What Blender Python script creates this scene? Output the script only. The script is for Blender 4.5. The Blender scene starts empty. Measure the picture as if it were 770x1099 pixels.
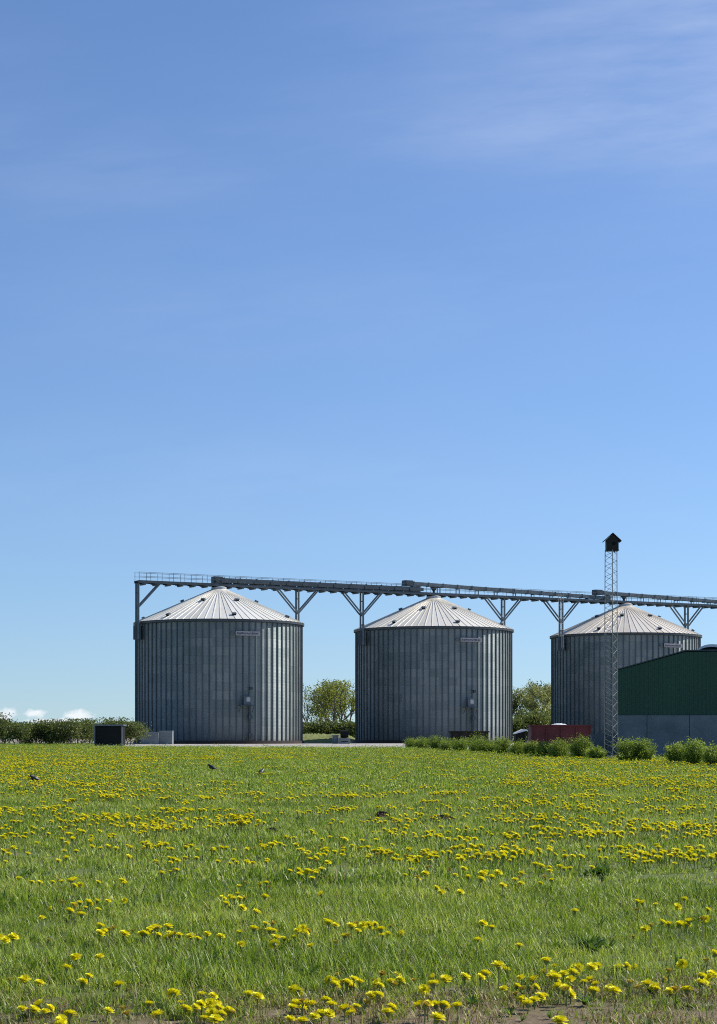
import bpy, math, random
import numpy as np
from mathutils import Vector, Matrix, Euler

R = math.radians
sc = bpy.context.scene
COL = sc.collection
rng = np.random.default_rng(7)
random.seed(7)

# ------------------------------------------------------------------ camera constants
F, CX, HOR, H = 2000.0, 385.0, 788.0, 1.25      # focal length and horizon in photo pixels, eye height
def gx(px, Y): return (px - CX) * Y / F
def gz(py, Y): return H + (HOR - py) * Y / F
def gY(py): return H * F / (py - HOR)           # distance of a ground point

SUN_AZ, SUN_EL = R(22), R(40)                   # azimuth from +X towards +Y

# ------------------------------------------------------------------ material helpers
def mat(name, color=(.5, .5, .5), rough=.6, metal=0.0, spec=.5):
    m = bpy.data.materials.new(name); m.use_nodes = True
    b = m.node_tree.nodes['Principled BSDF']
    b.inputs['Base Color'].default_value = (*color, 1)
    b.inputs['Roughness'].default_value = rough
    b.inputs['Metallic'].default_value = metal
    b.inputs['Specular IOR Level'].default_value = spec
    return m
class NT:
    def __init__(s, m): s.m = m; s.t = m.node_tree; s.n = s.t.nodes; s.b = s.n.get('Principled BSDF')
    def add(s, typ, **kw):
        n = s.n.new(typ)
        for k, v in kw.items(): setattr(n, k, v)
        return n
    def link(s, a, b): s.t.links.new(a, b)
    def val(s, n, **kw):
        for k, v in kw.items(): n.inputs[k].default_value = v
        return n
    def math(s, op, a, b=None, c=None):
        n = s.add('ShaderNodeMath', operation=op)
        for i, v in enumerate((a, b, c)):
            if v is None: continue
            if isinstance(v, (int, float)): n.inputs[i].default_value = v
            else: s.link(v, n.inputs[i])
        return n.outputs[0]
    def noise(s, scale, vec=None, detail=3, rough=.55):
        n = s.add('ShaderNodeTexNoise'); n.inputs['Scale'].default_value = scale
        n.inputs['Detail'].default_value = detail; n.inputs['Roughness'].default_value = rough
        if vec is not None: s.link(vec, n.inputs['Vector'])
        return n.outputs['Fac']
    def ramp(s, fac, stops):
        n = s.add('ShaderNodeValToRGB'); e = n.color_ramp.elements
        e[0].position, e[0].color = stops[0][0], (*stops[0][1], 1)
        e[1].position, e[1].color = stops[-1][0], (*stops[-1][1], 1)
        for p, c in stops[1:-1]:
            q = e.new(p); q.color = (*c, 1)
        s.link(fac, n.inputs['Fac']); return n.outputs['Color']
    def mix(s, fac, a, b, blend='MIX'):
        n = s.add('ShaderNodeMix', data_type='RGBA', blend_type=blend)
        for i, v in ((0, fac), (6, a), (7, b)):
            if isinstance(v, (int, float)): n.inputs[i].default_value = v
            elif isinstance(v, tuple): n.inputs[i].default_value = (*v, 1)
            else: s.link(v, n.inputs[i])
        return n.outputs[2]
    def bump(s, h, strength=.3, dist=.02):
        n = s.add('ShaderNodeBump'); n.inputs['Strength'].default_value = strength; n.inputs['Distance'].default_value = dist
        s.link(h, n.inputs['Height']); s.link(n.outputs[0], s.b.inputs['Normal'])

def noisy(name, c1, c2, scale, rough=.7, metal=0., bump=0., coord='Object', stretch=(1, 1, 1)):
    m = mat(name, c1, rough, metal); t = NT(m)
    tc = t.add('ShaderNodeTexCoord'); mp = t.add('ShaderNodeMapping'); mp.inputs['Scale'].default_value = stretch
    t.link(tc.outputs[coord], mp.inputs['Vector'])
    f = t.noise(scale, mp.outputs[0], 5, .6)
    t.link(t.ramp(f, [(.3, c1), (.7, c2)]), t.b.inputs['Base Color'])
    if bump: t.bump(f, bump, .03)
    return m

def leaf_mat(name, c1, c2, c3, transl=.35, rough=.5, spec=.35, pos_scale=None):
    """foliage: hue varies per leaf (attribute tint) and, for ground cover, slowly over the ground"""
    m = mat(name, c1, rough, 0, spec); t = NT(m)
    at = t.add('ShaderNodeAttribute'); at.attribute_name = 'tint'
    fac = at.outputs['Fac']
    if pos_scale:
        oi = t.add('ShaderNodeObjectInfo')
        g = t.add('ShaderNodeNewGeometry')
        nz = t.noise(pos_scale, g.outputs['Position'], 4, .6)
        fac = t.math('ADD', t.math('MULTIPLY', fac, .72), t.math('ADD', t.math('MULTIPLY', oi.outputs['Random'], .2), t.math('MULTIPLY', t.math('SUBTRACT', nz, .47), 1.3)))
    col = t.ramp(fac, [(0.05, c1), (.5, c2), (.95, c3)])
    t.link(col, t.b.inputs['Base Color'])
    tr = t.add('ShaderNodeBsdfTranslucent'); t.link(t.mix(1.0, col, (1.0, 1.0, .6), 'MULTIPLY'), tr.inputs['Color'])
    mx = t.add('ShaderNodeMixShader'); mx.inputs[0].default_value = transl
    t.link(t.b.outputs[0], mx.inputs[1]); t.link(tr.outputs[0], mx.inputs[2])
    t.link(mx.outputs[0], t.n['Material Output'].inputs['Surface'])
    return m

# ---- galvanised sheet wall: each sheet has its own tone, weathering streaks, fine corrugation
def wall_material():
    m = mat('galvanised_wall_sheet', (.2, .22, .23), .45, .5); t = NT(m)
    tc = t.add('ShaderNodeTexCoord'); s = t.add('ShaderNodeSeparateXYZ'); t.link(tc.outputs['Object'], s.inputs[0])
    ang = t.math('DIVIDE', t.math('ARCTAN2', s.outputs[0], s.outputs[1]), 2 * math.pi / 27)
    ring = t.math('FLOOR', t.math('DIVIDE', s.outputs[2], 1.12))
    sheet = t.math('FLOOR', t.math('ADD', ang, t.math('MULTIPLY', ring, .5)))
    cv = t.add('ShaderNodeCombineXYZ'); t.link(sheet, cv.inputs[0]); t.link(ring, cv.inputs[1])
    oi = t.add('ShaderNodeObjectInfo'); t.link(t.math('MULTIPLY', oi.outputs['Random'], 40.0), cv.inputs[2])
    wn = t.add('ShaderNodeTexWhiteNoise'); t.link(cv.outputs[0], wn.inputs['Vector'])
    mp = t.add('ShaderNodeMapping'); mp.inputs['Scale'].default_value = (1.2, 1.2, .12); t.link(tc.outputs['Object'], mp.inputs[0])
    st = t.noise(1.3, mp.outputs[0], 6, .65)
    big = t.noise(.16, tc.outputs['Object'], 3)
    f = t.math('ADD', t.math('MULTIPLY', wn.outputs['Value'], .25), t.math('ADD', t.math('MULTIPLY', st, .55), t.math('MULTIPLY', big, .35)))
    col = t.ramp(f, [(.28, (.115, .158, .155)), (.55, (.185, .225, .223)), (.85, (.285, .315, .305))])
    # the lower rings are thicker, duller sheet
    low = t.math('LESS_THAN', s.outputs[2], 5.6)
    col = t.mix(t.math('MULTIPLY', low, .28), col, (.13, .165, .175))
    drip = t.noise(2.6, mp.outputs[0], 4, .7); base = t.math('POWER', 2.0, t.math('MULTIPLY', s.outputs[2], -1.1))
    col = t.mix(t.math('MULTIPLY', t.math('MINIMUM', t.math('MULTIPLY', base, 1.5), 1.0), t.math('MULTIPLY', drip, 1.1)), col, (.085, .075, .062))
    streak = t.math('MULTIPLY', t.math('MAXIMUM', t.math('SUBTRACT', drip, .60), 0.0), 2.6)
    col = t.mix(streak, col, (.105, .100, .090))
    seam = t.math('LESS_THAN', t.math('FRACT', t.math('DIVIDE', s.outputs[2], 1.12)), .06)
    col = t.mix(t.math('MULTIPLY', seam, .22), col, (.06, .075, .085))
    t.link(col, t.b.inputs['Base Color'])
    # horizontal corrugation, 100 mm pitch: the sheet's normal tips up and down with height
    w = t.math('MULTIPLY', t.math('COSINE', t.math('MULTIPLY', s.outputs[2], 2 * math.pi / .1)), .5)
    cz = t.add('ShaderNodeCombineXYZ'); t.link(w, cz.inputs[2])
    ge = t.add('ShaderNodeNewGeometry'); va = t.add('ShaderNodeVectorMath', operation='ADD'); t.link(ge.outputs['Normal'], va.inputs[0]); t.link(cz.outputs[0], va.inputs[1])
    vn = t.add('ShaderNodeVectorMath', operation='NORMALIZE'); t.link(va.outputs[0], vn.inputs[0]); t.link(vn.outputs[0], t.b.inputs['Normal'])
    return m
def roof_material():
    m = mat('galvanised_roof_sheet', (.5, .5, .47), .45, .15); t = NT(m)
    tc = t.add('ShaderNodeTexCoord'); s = t.add('ShaderNodeSeparateXYZ'); t.link(tc.outputs['Object'], s.inputs[0])
    ang = t.math('FLOOR', t.math('DIVIDE', t.math('ARCTAN2', s.outputs[0], s.outputs[1]), 2 * math.pi / 72))
    wn = t.add('ShaderNodeTexWhiteNoise', noise_dimensions='1D'); t.link(ang, wn.inputs['W'])
    st = t.noise(.5, tc.outputs['Object'], 6, .65)
    f = t.math('ADD', t.math('MULTIPLY', wn.outputs['Value'], .5), t.math('MULTIPLY', st, .6))
    col = t.ramp(f, [(.15, (.60, .57, .49)), (.55, (.75, .72, .635)), (.95, (.82, .80, .72))])
    oi = t.add('ShaderNodeObjectInfo')                       # object colour: how weathered this roof is
    col = t.mix(1.0, col, oi.outputs['Color'], 'MULTIPLY')
    t.link(col, t.b.inputs['Base Color']); t.bump(st, .08, .03)
    return m

M = {}
M['wall'] = wall_material()
M['roof'] = roof_material()
M['rib'] = noisy('galvanised_stiffener_shade_tone', (.05, .066, .075), (.10, .12, .125), .8, .5, .4, stretch=(1, 1, .2))  # darker than the wall: shade beside the ribs is put into their colour
M['steel'] = noisy('galvanised_steel', (.085, .11, .125), (.15, .18, .195), 1.5, .5, .3)
M['steel_dark'] = noisy('weathered_dark_steel', (.035, .05, .062), (.065, .085, .10), 1.1, .5, .25)
M['steel_light'] = noisy('pale_galvanised_steel', (.36, .37, .37), (.5, .5, .49), 2.5, .45, .3)
M['conc'] = noisy('grey_concrete', (.13, .145, .155), (.22, .235, .245), .9, .85, 0, .15)
M['conc_pale'] = noisy('pale_concrete', (.36, .35, .32), (.5, .48, .44), .35, .9, 0, .1)
M['black'] = noisy('black_paint', (.008, .011, .011), (.015, .018, .018), 3, .8)
M['black'].node_tree.nodes['Principled BSDF'].inputs['Specular IOR Level'].default_value = .12
M['mast'] = noisy('dull_galvanised_mast', (.20, .205, .20), (.30, .30, .29), 2, .75)
M['mast'].node_tree.nodes['Principled BSDF'].inputs['Specular IOR Level'].default_value = .2
M['blackwood'] = noisy('tarred_boards', (.010, .008, .007), (.028, .022, .018), 8, .75, 0, .2, stretch=(1, 1, 6))
M['green'] = noisy('green_cladding', (.009, .058, .032), (.014, .074, .042), .6, .5, 0, 0, stretch=(1, 1, .15))
M['red'] = noisy('faded_red_paint', (.075, .010, .013), (.15, .022, .026), 1.4, .6, .0, .05)
M['rust_foot_shade'] = noisy('dark_rust_and_foot_shade', (.02, .016, .015), (.05, .032, .026), 2.2, .8)
M['white'] = noisy('white_sheet', (.62, .63, .64), (.78, .78, .78), 1.2, .5)
M['signmark'] = mat('sign_marks', (.07, .075, .09), .6)
M['signplate'] = noisy('faded_sign_plate', (.28, .27, .28), (.38, .36, .37), 1.2, .6)
M['rubber'] = mat('tyre_rubber', (.02, .02, .02), .85)
M['soil'] = noisy('dug_soil', (.035, .022, .015), (.095, .062, .042), 22, .95, 0, .9)
M['bark'] = noisy('grey_bark', (.085, .07, .055), (.17, .15, .125), 6, .9, 0, .3, stretch=(1, 1, .3))
M['gravel'] = noisy('pale_gravel', (.30, .27, .23), (.44, .41, .36), .22, .95, 0, .2)
M['stubble'] = noisy('dry_stubble', (.24, .21, .16), (.36, .32, .25), .3, .95)
M['feather'] = noisy('black_feathers', (.010, .010, .013), (.022, .022, .03), 60, .45)
M['feather_pale'] = mat('white_feathers', (.6, .6, .58), .7)
M['beak'] = mat('dark_beak', (.03, .025, .02), .5)

M['grass'] = leaf_mat('meadow_grass_blades', (.080, .155, .011), (.255, .36, .034), (.53, .58, .14), .45, .45, .4, pos_scale=.55)
M['dry'] = leaf_mat('dry_grass_blades', (.16, .12, .055), (.30, .235, .12), (.48, .40, .24), .25, .6, .3)
M['weed'] = leaf_mat('dandelion_leaf', (.06, .13, .018), (.11, .20, .03), (.20, .29, .06), .4, .6, .3)
M['bush_leaf'] = leaf_mat('young_bush_leaves', (.06, .115, .014), (.20, .285, .034), (.42, .50, .10), .45, .5)
M['hedge_leaf'] = leaf_mat('hedge_leaves', (.06, .095, .024), (.125, .165, .042), (.23, .25, .08), .42, .5)
M['tree_leaf'] = leaf_mat('fresh_spring_leaves', (.13, .16, .028), (.25, .28, .05), (.38, .40, .11), .5, .5)
M['tree_pale'] = leaf_mat('budding_leaves', (.15, .17, .06), (.27, .29, .115), (.42, .43, .23), .5, .6)
M['far_leaf'] = leaf_mat('far_trees', (.05, .07, .04), (.075, .10, .055), (.11, .13, .08), .3, .6)
M['petal'] = leaf_mat('dandelion_petals', (.84, .74, .010), (.88, .82, .016), (.90, .85, .06), .25, .6, .2)
M['petal_old'] = leaf_mat('closing_dandelion_petals', (.50, .36, .03), (.62, .48, .06), (.70, .58, .14), .25, .7, .2)
M['stalk'] = leaf_mat('dandelion_stalk', (.20, .25, .07), (.27, .32, .10), (.34, .34, .15), .3, .5, .3)

# ------------------------------------------------------------------ mesh builder
class MB:
    def __init__(s): s.v = []; s.f = []; s.m = []
    def _add(s, vs, fs, mi=0):
        o = len(s.v); s.v += [tuple(v) for v in vs]
        s.f += [tuple(i + o for i in f) for f in fs]; s.m += [mi] * len(fs); return s
    def box(s, c, d, rz=0, mi=0, mtx=None):
        hx, hy, hz = d[0] / 2, d[1] / 2, d[2] / 2
        vs = [Vector((x, y, z)) for z in (-hz, hz) for x, y in ((-hx, -hy), (hx, -hy), (hx, hy), (-hx, hy))]
        T = mtx if mtx is not None else Matrix.Rotation(rz, 3, 'Z')
        vs = [T @ v + Vector(c) for v in vs]
        return s._add(vs, [(3, 2, 1, 0), (4, 5, 6, 7), (0, 1, 5, 4), (1, 2, 6, 5), (2, 3, 7, 6), (3, 0, 4, 7)], mi)
    def beam(s, p, q, w, h=None, mi=0, up=(0, 0, 1)):
        p, q = Vector(p), Vector(q); d = (q - p); L = d.length; d = d / L; h = h or w
        u = Vector(up)
        if abs(d.dot(u)) > .98: u = Vector((1, 0, 0))
        sx = d.cross(u).normalized(); sz = sx.cross(d)
        T = Matrix((sx, d, sz)).transposed()
        return s.box((p + q) / 2, (w, L, h), mi=mi, mtx=T)
    def tube(s, pts, rad, n=6, mi=0, cap=True):
        pts = [Vector(p) for p in pts]
        if isinstance(rad, (int, float)): rad = [rad] * len(pts)
        vs, fs = [], []
        for i, p in enumerate(pts):
            d = (pts[min(i + 1, len(pts) - 1)] - pts[max(i - 1, 0)]).normalized()
            u = Vector((0, 0, 1)) if abs(d.z) < .95 else Vector((1, 0, 0))
            a = d.cross(u).normalized(); b = a.cross(d)
            for k in range(n):
                t = 2 * math.pi * k / n
                vs.append(p + (a * math.cos(t) + b * math.sin(t)) * rad[i])
        for i in range(len(pts) - 1):
            for k in range(n):
                a, b = i * n + k, i * n + (k + 1) % n
                fs.append((a, b, b + n, a + n))
        if cap:
            fs.append(tuple(range(n))[::-1]); fs.append(tuple(range((len(pts) - 1) * n, len(pts) * n)))
        return s._add(vs, fs, mi)
    def lathe(s, prof, n=32, mi=0, c=(0, 0, 0), close_top=False, close_bottom=False):
        vs, fs = [], []
        for r, z in prof:
            for k in range(n):
                t = 2 * math.pi * k / n
                vs.append((c[0] + r * math.cos(t), c[1] + r * math.sin(t), c[2] + z))
        for i in range(len(prof) - 1):
            for k in range(n):
                a, b = i * n + k, i * n + (k + 1) % n
                fs.append((a, b, b + n, a + n))
        if close_bottom: fs.append(tuple(range(n))[::-1])
        if close_top: fs.append(tuple(range((len(prof) - 1) * n, len(prof) * n)))
        return s._add(vs, fs, mi)
    def prism(s, poly, y0, y1, mi=0):
        """poly in x,z, extruded along y"""
        n = len(poly)
        vs = [(x, y0, z) for x, z in poly] + [(x, y1, z) for x, z in poly]
        fs = [tuple(range(n)), tuple(range(2 * n - 1, n - 1, -1))] + [(i, i + n, (i + 1) % n + n, (i + 1) % n) for i in range(n)]
        return s._add(vs, fs, mi)
    def build(s, name, mats, parent=None, smooth=False, loc=None):
        me = bpy.data.meshes.new(name); me.from_pydata(s.v, [], s.f); me.update()
        for m_ in (mats if isinstance(mats, (list, tuple)) else [mats]): me.materials.append(m_)
        if any(s.m): me.polygons.foreach_set('material_index', s.m)
        if smooth: me.polygons.foreach_set('use_smooth', [True] * len(me.polygons))
        o = bpy.data.objects.new(name, me); COL.objects.link(o)
        if parent is not None: o.parent = parent
        if loc is not None: o.location = loc
        return o

def tag(o, label=None, cat=None, group=None, kind=None):
    for k, v in (('label', label), ('category', cat), ('group', group), ('kind', kind)):
        if v: o[k] = v
    return o
def empty(name, loc, rz=0, **kw):
    o = bpy.data.objects.new(name, None); COL.objects.link(o); o.location = loc; o.rotation_euler = (0, 0, rz)
    o.empty_display_size = .2
    return tag(o, **kw)
def kids(o): return [c for c in COL.objects if c.parent == o]
def copy_tree(o, parent=None):
    c = o.copy(); COL.objects.link(c); c.parent = parent
    for ch in kids(o): copy_tree(ch, c)
    return c

def face_mesh(name, verts, nper, tint, mats, mat_idx=None):
    """mesh of loose polygons, nper vertices each, with a per face tint; numpy arrays"""
    verts = np.asarray(verts, np.float32).reshape(-1, 3); nf = len(verts) // nper
    me = bpy.data.meshes.new(name)
    me.vertices.add(len(verts)); me.vertices.foreach_set('co', verts.ravel())
    me.loops.add(len(verts)); me.loops.foreach_set('vertex_index', np.arange(len(verts), dtype=np.int32))
    me.polygons.add(nf); me.polygons.foreach_set('loop_start', np.arange(nf, dtype=np.int32) * nper)
    a = me.attributes.new('tint', 'FLOAT', 'FACE'); a.data.foreach_set('value', np.asarray(tint, np.float32))
    for m_ in mats: me.materials.append(m_)
    if mat_idx is not None: me.polygons.foreach_set('material_index', np.asarray(mat_idx, np.int32))
    me.update(); me.validate()
    return me

def leaves(centers, size, g, tint=None, up=.3, aspect=.55):
    """diamond leaves with random attitude round the given centres -> vertex array"""
    n = len(centers); c = np.asarray(centers, float)
    d = g.normal(size=(n, 3)); d[:, 2] += up; d /= np.linalg.norm(d, axis=1)[:, None]
    e = g.normal(size=(n, 3)); e -= (e * d).sum(1)[:, None] * d; e /= np.linalg.norm(e, axis=1)[:, None]
    L = size * g.uniform(.6, 1.4, n)[:, None]
    p0 = c - d * L / 2; p2 = c + d * L / 2
    nrm = np.cross(d, e)
    p1 = c + e * L * aspect / 2 + nrm * L * .12; p3 = c - e * L * aspect / 2 + nrm * L * .12
    return np.stack([p0, p1, p2, p3], 1).reshape(-1, 3)

# ------------------------------------------------------------------ world: sky, thin cirrus and a few low cumulus puffs
def make_world():
    w = bpy.data.worlds.new('World'); sc.world = w; w.use_nodes = True
    class W(NT):
        def __init__(s): s.t = w.node_tree; s.n = s.t.nodes
    t = W(); bg = t.n['Background']
    sky = t.add('ShaderNodeTexSky', sky_type='NISHITA')
    sky.sun_disc = False; sky.sun_elevation = SUN_EL; sky.sun_rotation = R(90) - SUN_AZ
    sky.altitude = 0; sky.air_density = 1.0; sky.dust_density = .3; sky.ozone_density = 2.2
    tc = t.add('ShaderNodeTexCoord'); s = t.add('ShaderNodeSeparateXYZ'); t.link(tc.outputs['Generated'], s.inputs[0])
    x, y, z = s.outputs
    lift = t.add('ShaderNodeCombineXYZ'); t.link(x, lift.inputs[0]); t.link(y, lift.inputs[1])      # keep off the yellow band at the very horizon
    t.link(t.math('ADD', t.math('MULTIPLY', t.math('MAXIMUM', z, 0), .95), .035), lift.inputs[2])
    nv = t.add('ShaderNodeVectorMath', operation='NORMALIZE'); t.link(lift.outputs[0], nv.inputs[0]); t.link(nv.outputs[0], sky.inputs['Vector'])
    u = t.math('DIVIDE', x, t.math('MAXIMUM', y, .05)); v = t.math('DIVIDE', z, t.math('MAXIMUM', y, .05))
    hs = t.add('ShaderNodeHueSaturation'); hs.inputs['Saturation'].default_value = SKY_SAT; hs.inputs['Hue'].default_value = SKY_HUE
    t.link(sky.outputs[0], hs.inputs['Color'])
    tint = t.mix(1.0, hs.outputs[0], SKY_TINT, 'MULTIPLY')
    # cirrus streaks
    cv = t.add('ShaderNodeCombineXYZ'); t.link(t.math('MULTIPLY', u, 3.0), cv.inputs[0])
    t.link(t.math('ADD', t.math('MULTIPLY', v, 14.0), t.math('MULTIPLY', u, -1.2)), cv.inputs[1])
    n1 = t.noise(3.2, cv.outputs[0], 6, .62)
    wisp = None
    for px, py, rx, ry, k in ((620, 138, 330, 45, .20), (120, 190, 260, 60, .10), (830, 10, 420, 210, .42), (300, 330, 500, 90, .10), (250, 520, 500, 90, .10), (-500, 100, 500, 150, .3), (1400, 200, 500, 200, .3)):
        du = t.math('DIVIDE', t.math('SUBTRACT', u, (px - CX) / F), rx / F); dv = t.math('DIVIDE', t.math('SUBTRACT', v, (HOR - py) / F), ry / F)
        e = t.math('MULTIPLY', t.math('EXPONENT', t.math('MULTIPLY', t.math('ADD', t.math('MULTIPLY', du, du), t.math('MULTIPLY', dv, dv)), -1.6)), k)
        wisp = e if wisp is None else t.math('ADD', wisp, e)
    cir = t.math('MULTIPLY', wisp, t.math('MINIMUM', t.math('MAXIMUM', t.math('ADD', t.math('MULTIPLY', t.math('SUBTRACT', n1, .5), 1.7), .6), .2), 1.1))
    col = t.mix(cir, tint, (6.2, 6.9, 8.7))
    # low cumulus
    cv2 = t.add('ShaderNodeCombineXYZ'); t.link(t.math('MULTIPLY', u, 160), cv2.inputs[0]); t.link(t.math('MULTIPLY', v, 260), cv2.inputs[1])
    n2 = t.noise(1.0, cv2.outputs[0], 5, .62)
    dens = None
    for px, py, rx, ry in ((4, 768, 15, 9), (38, 766, 14, 5.5), (84, 768, 17, 7), (60, 774, 40, 3), (-60, 766, 25, 9), (-140, 768, 20, 7), (900, 768, 30, 8), (980, 766, 24, 7)):
        du = t.math('DIVIDE', t.math('SUBTRACT', u, (px - CX) / F), rx / F)
        dv = t.math('DIVIDE', t.math('SUBTRACT', v, (HOR - py) / F), ry / F)
        e = t.math('SUBTRACT', 1.0, t.math('SQRT', t.math('ADD', t.math('MULTIPLY', du, du), t.math('MULTIPLY', dv, dv))))
        dens = e if dens is None else t.math('MAXIMUM', dens, e)
    dens = t.math('ADD', dens, t.math('MULTIPLY', t.math('SUBTRACT', n2, .5), 1.6))
    dens = t.math('MULTIPLY', t.math('MINIMUM', t.math('MAXIMUM', t.math('MULTIPLY', dens, 1.7), 0), 1), .85)
    col = t.mix(dens, col, (8.6, 8.9, 9.3))
    t.link(col, bg.inputs['Color']); bg.inputs['Strength'].default_value = SKY_STR
SKY_SAT, SKY_HUE, SKY_TINT, SKY_STR = 1.0, .5, (.815, .975, 1.235), .094
make_world()

sun = bpy.data.lights.new('sun', 'SUN'); sun.energy = 5.0; sun.angle = R(.53); sun.color = (1, .95, .87)
so = bpy.data.objects.new('sun', sun); COL.objects.link(so)
sd = Vector((math.cos(SUN_AZ) * math.cos(SUN_EL), math.sin(SUN_AZ) * math.cos(SUN_EL), math.sin(SUN_EL)))
so.rotation_euler = sd.to_track_quat('Z', 'Y').to_euler(); so.location = (60, 20, 80)

cam = bpy.data.cameras.new('camera'); co = bpy.data.objects.new('camera', cam); COL.objects.link(co); sc.camera = co
co.location = (0, 0, H); co.rotation_euler = (R(90), 0, 0)
cam.sensor_fit = 'HORIZONTAL'; cam.sensor_width = 36; cam.lens = F / 770 * 36
cam.shift_y = (HOR - 549.5) / 770; cam.clip_start = .1; cam.clip_end = 6000

sc.view_settings.view_transform = 'Standard'; sc.view_settings.look = 'None'
sc.view_settings.exposure = .25; sc.view_settings.gamma = 1
sc.render.engine = 'CYCLES'
sc.cycles.max_bounces = 6; sc.cycles.transparent_max_bounces = 4
sc.cycles.use_denoising = False; sc.cycles.filter_width = 1.05

# ------------------------------------------------------------------ ground
def ground_material():
    m = mat('meadow_ground', (.07, .09, .03), .95); t = NT(m)
    g = t.add('ShaderNodeNewGeometry'); s = t.add('ShaderNodeSeparateXYZ'); t.link(g.outputs['Position'], s.inputs[0])
    n = t.noise(.9, g.outputs['Position'], 6, .6); nf = t.noise(14, g.outputs['Position'], 6, .7); nb = t.noise(.03, g.outputs['Position'], 3)
    turf = t.ramp(t.math('ADD', t.math('MULTIPLY', n, .6), t.math('MULTIPLY', nb, .4)), [(.3, (.075, .105, .020)), (.7, (.13, .165, .035))])
    soil = t.ramp(t.math('ADD', t.math('MULTIPLY', nf, .7), t.math('MULTIPLY', n, .3)), [(.3, (.085, .058, .028)), (.52, (.185, .130, .070)), (.78, (.36, .28, .185))])
    edge = t.math('ADD', t.math('ADD', s.outputs[1], t.math('MULTIPLY', s.outputs[0], -.20)), t.math('MULTIPLY', t.math('SUBTRACT', n, .5), -3.0))
    mr = t.add('ShaderNodeMapRange'); mr.inputs['From Min'].default_value = 9.3; mr.inputs['From Max'].default_value = 8.2
    t.link(edge, mr.inputs['Value'])
    t.link(t.mix(mr.outputs[0], turf, soil), t.b.inputs['Base Color'])
    t.bump(nf, .8, .03)
    return m
gm = MB(); gm._add([(-3500, -60, 0), (3500, -60, 0), (3500, 5500, 0), (-3500, 5500, 0)], [(0, 1, 2, 3)])
tag(gm.build('ground', ground_material()), kind='structure')

# yard edge in plan, following the front of the gravel and the foot of the bush row
EDGE = [(-27.5, 181), (-20, 171.5), (-8, 166), (4.2, 161), (6.8, 142), (9.5, 128), (12.5, 118), (16.0, 112), (30.0, 108)]
YARD = EDGE + [(120, 104), (150, 262), (75, 318), (40, 312), (8, 262), (-6, 262), (-11, 268), (-14, 300), (-30, 296), (-40, 245), (-31, 205)]
ym = MB(); ym._add([(x, y, .004) for x, y in YARD], [tuple(range(len(YARD)))])
tag(ym.build('gravel_yard', M['gravel']), kind='structure')
st_ = MB(); st_._add([(x, y, .004) for x, y in ((-36, 236), (-33, 520), (-200, 520), (-200, 215), (-45, 215))], [(0, 1, 2, 3, 4)])
tag(st_.build('stubble_field', M['stubble']), kind='structure')

def inside(poly, X, Y):
    X = np.asarray(X); Y = np.asarray(Y); r = np.zeros(X.shape, bool); n = len(poly)
    for i in range(n):
        x1, y1 = poly[i]; x2, y2 = poly[(i + 1) % n]
        c = ((y1 > Y) != (y2 > Y)) & (X < (x2 - x1) * (Y - y1) / (y2 - y1 + 1e-9) + x1)
        r ^= c
    return r

# grassy bank seen in the gap between two silos
def bank(x0, x1, y0, y1, h, name):
    nx, ny = 60, 24; vs, fs = [], []
    g = np.random.default_rng(3)
    for j in range(ny + 1):
        for i in range(nx + 1):
            a, b = i / nx, j / ny
            prof = math.sin(math.pi * min(1, b)) ** .8 * min(1, 5 * a, 5 * (1 - a)) ** .7
            vs.append((x0 + (x1 - x0) * a, y0 + (y1 - y0) * b, -.05 + h * prof * (1 + .08 * g.normal())))
    for j in range(ny):
        for i in range(nx):
            k = j * (nx + 1) + i; fs.append((k, k + 1, k + nx + 2, k + nx + 1))
    m = MB(); m._add(vs, fs)
    return tag(m.build(name, M['bankgrass'], smooth=True), kind='structure')
M['bankgrass'] = noisy('rough_bank_grass', (.10, .13, .025), (.21, .225, .06), 1.6, .95, 0, .6)
bank(-13, 0.6, 266, 286, 1.25, 'grass_bank')

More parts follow.
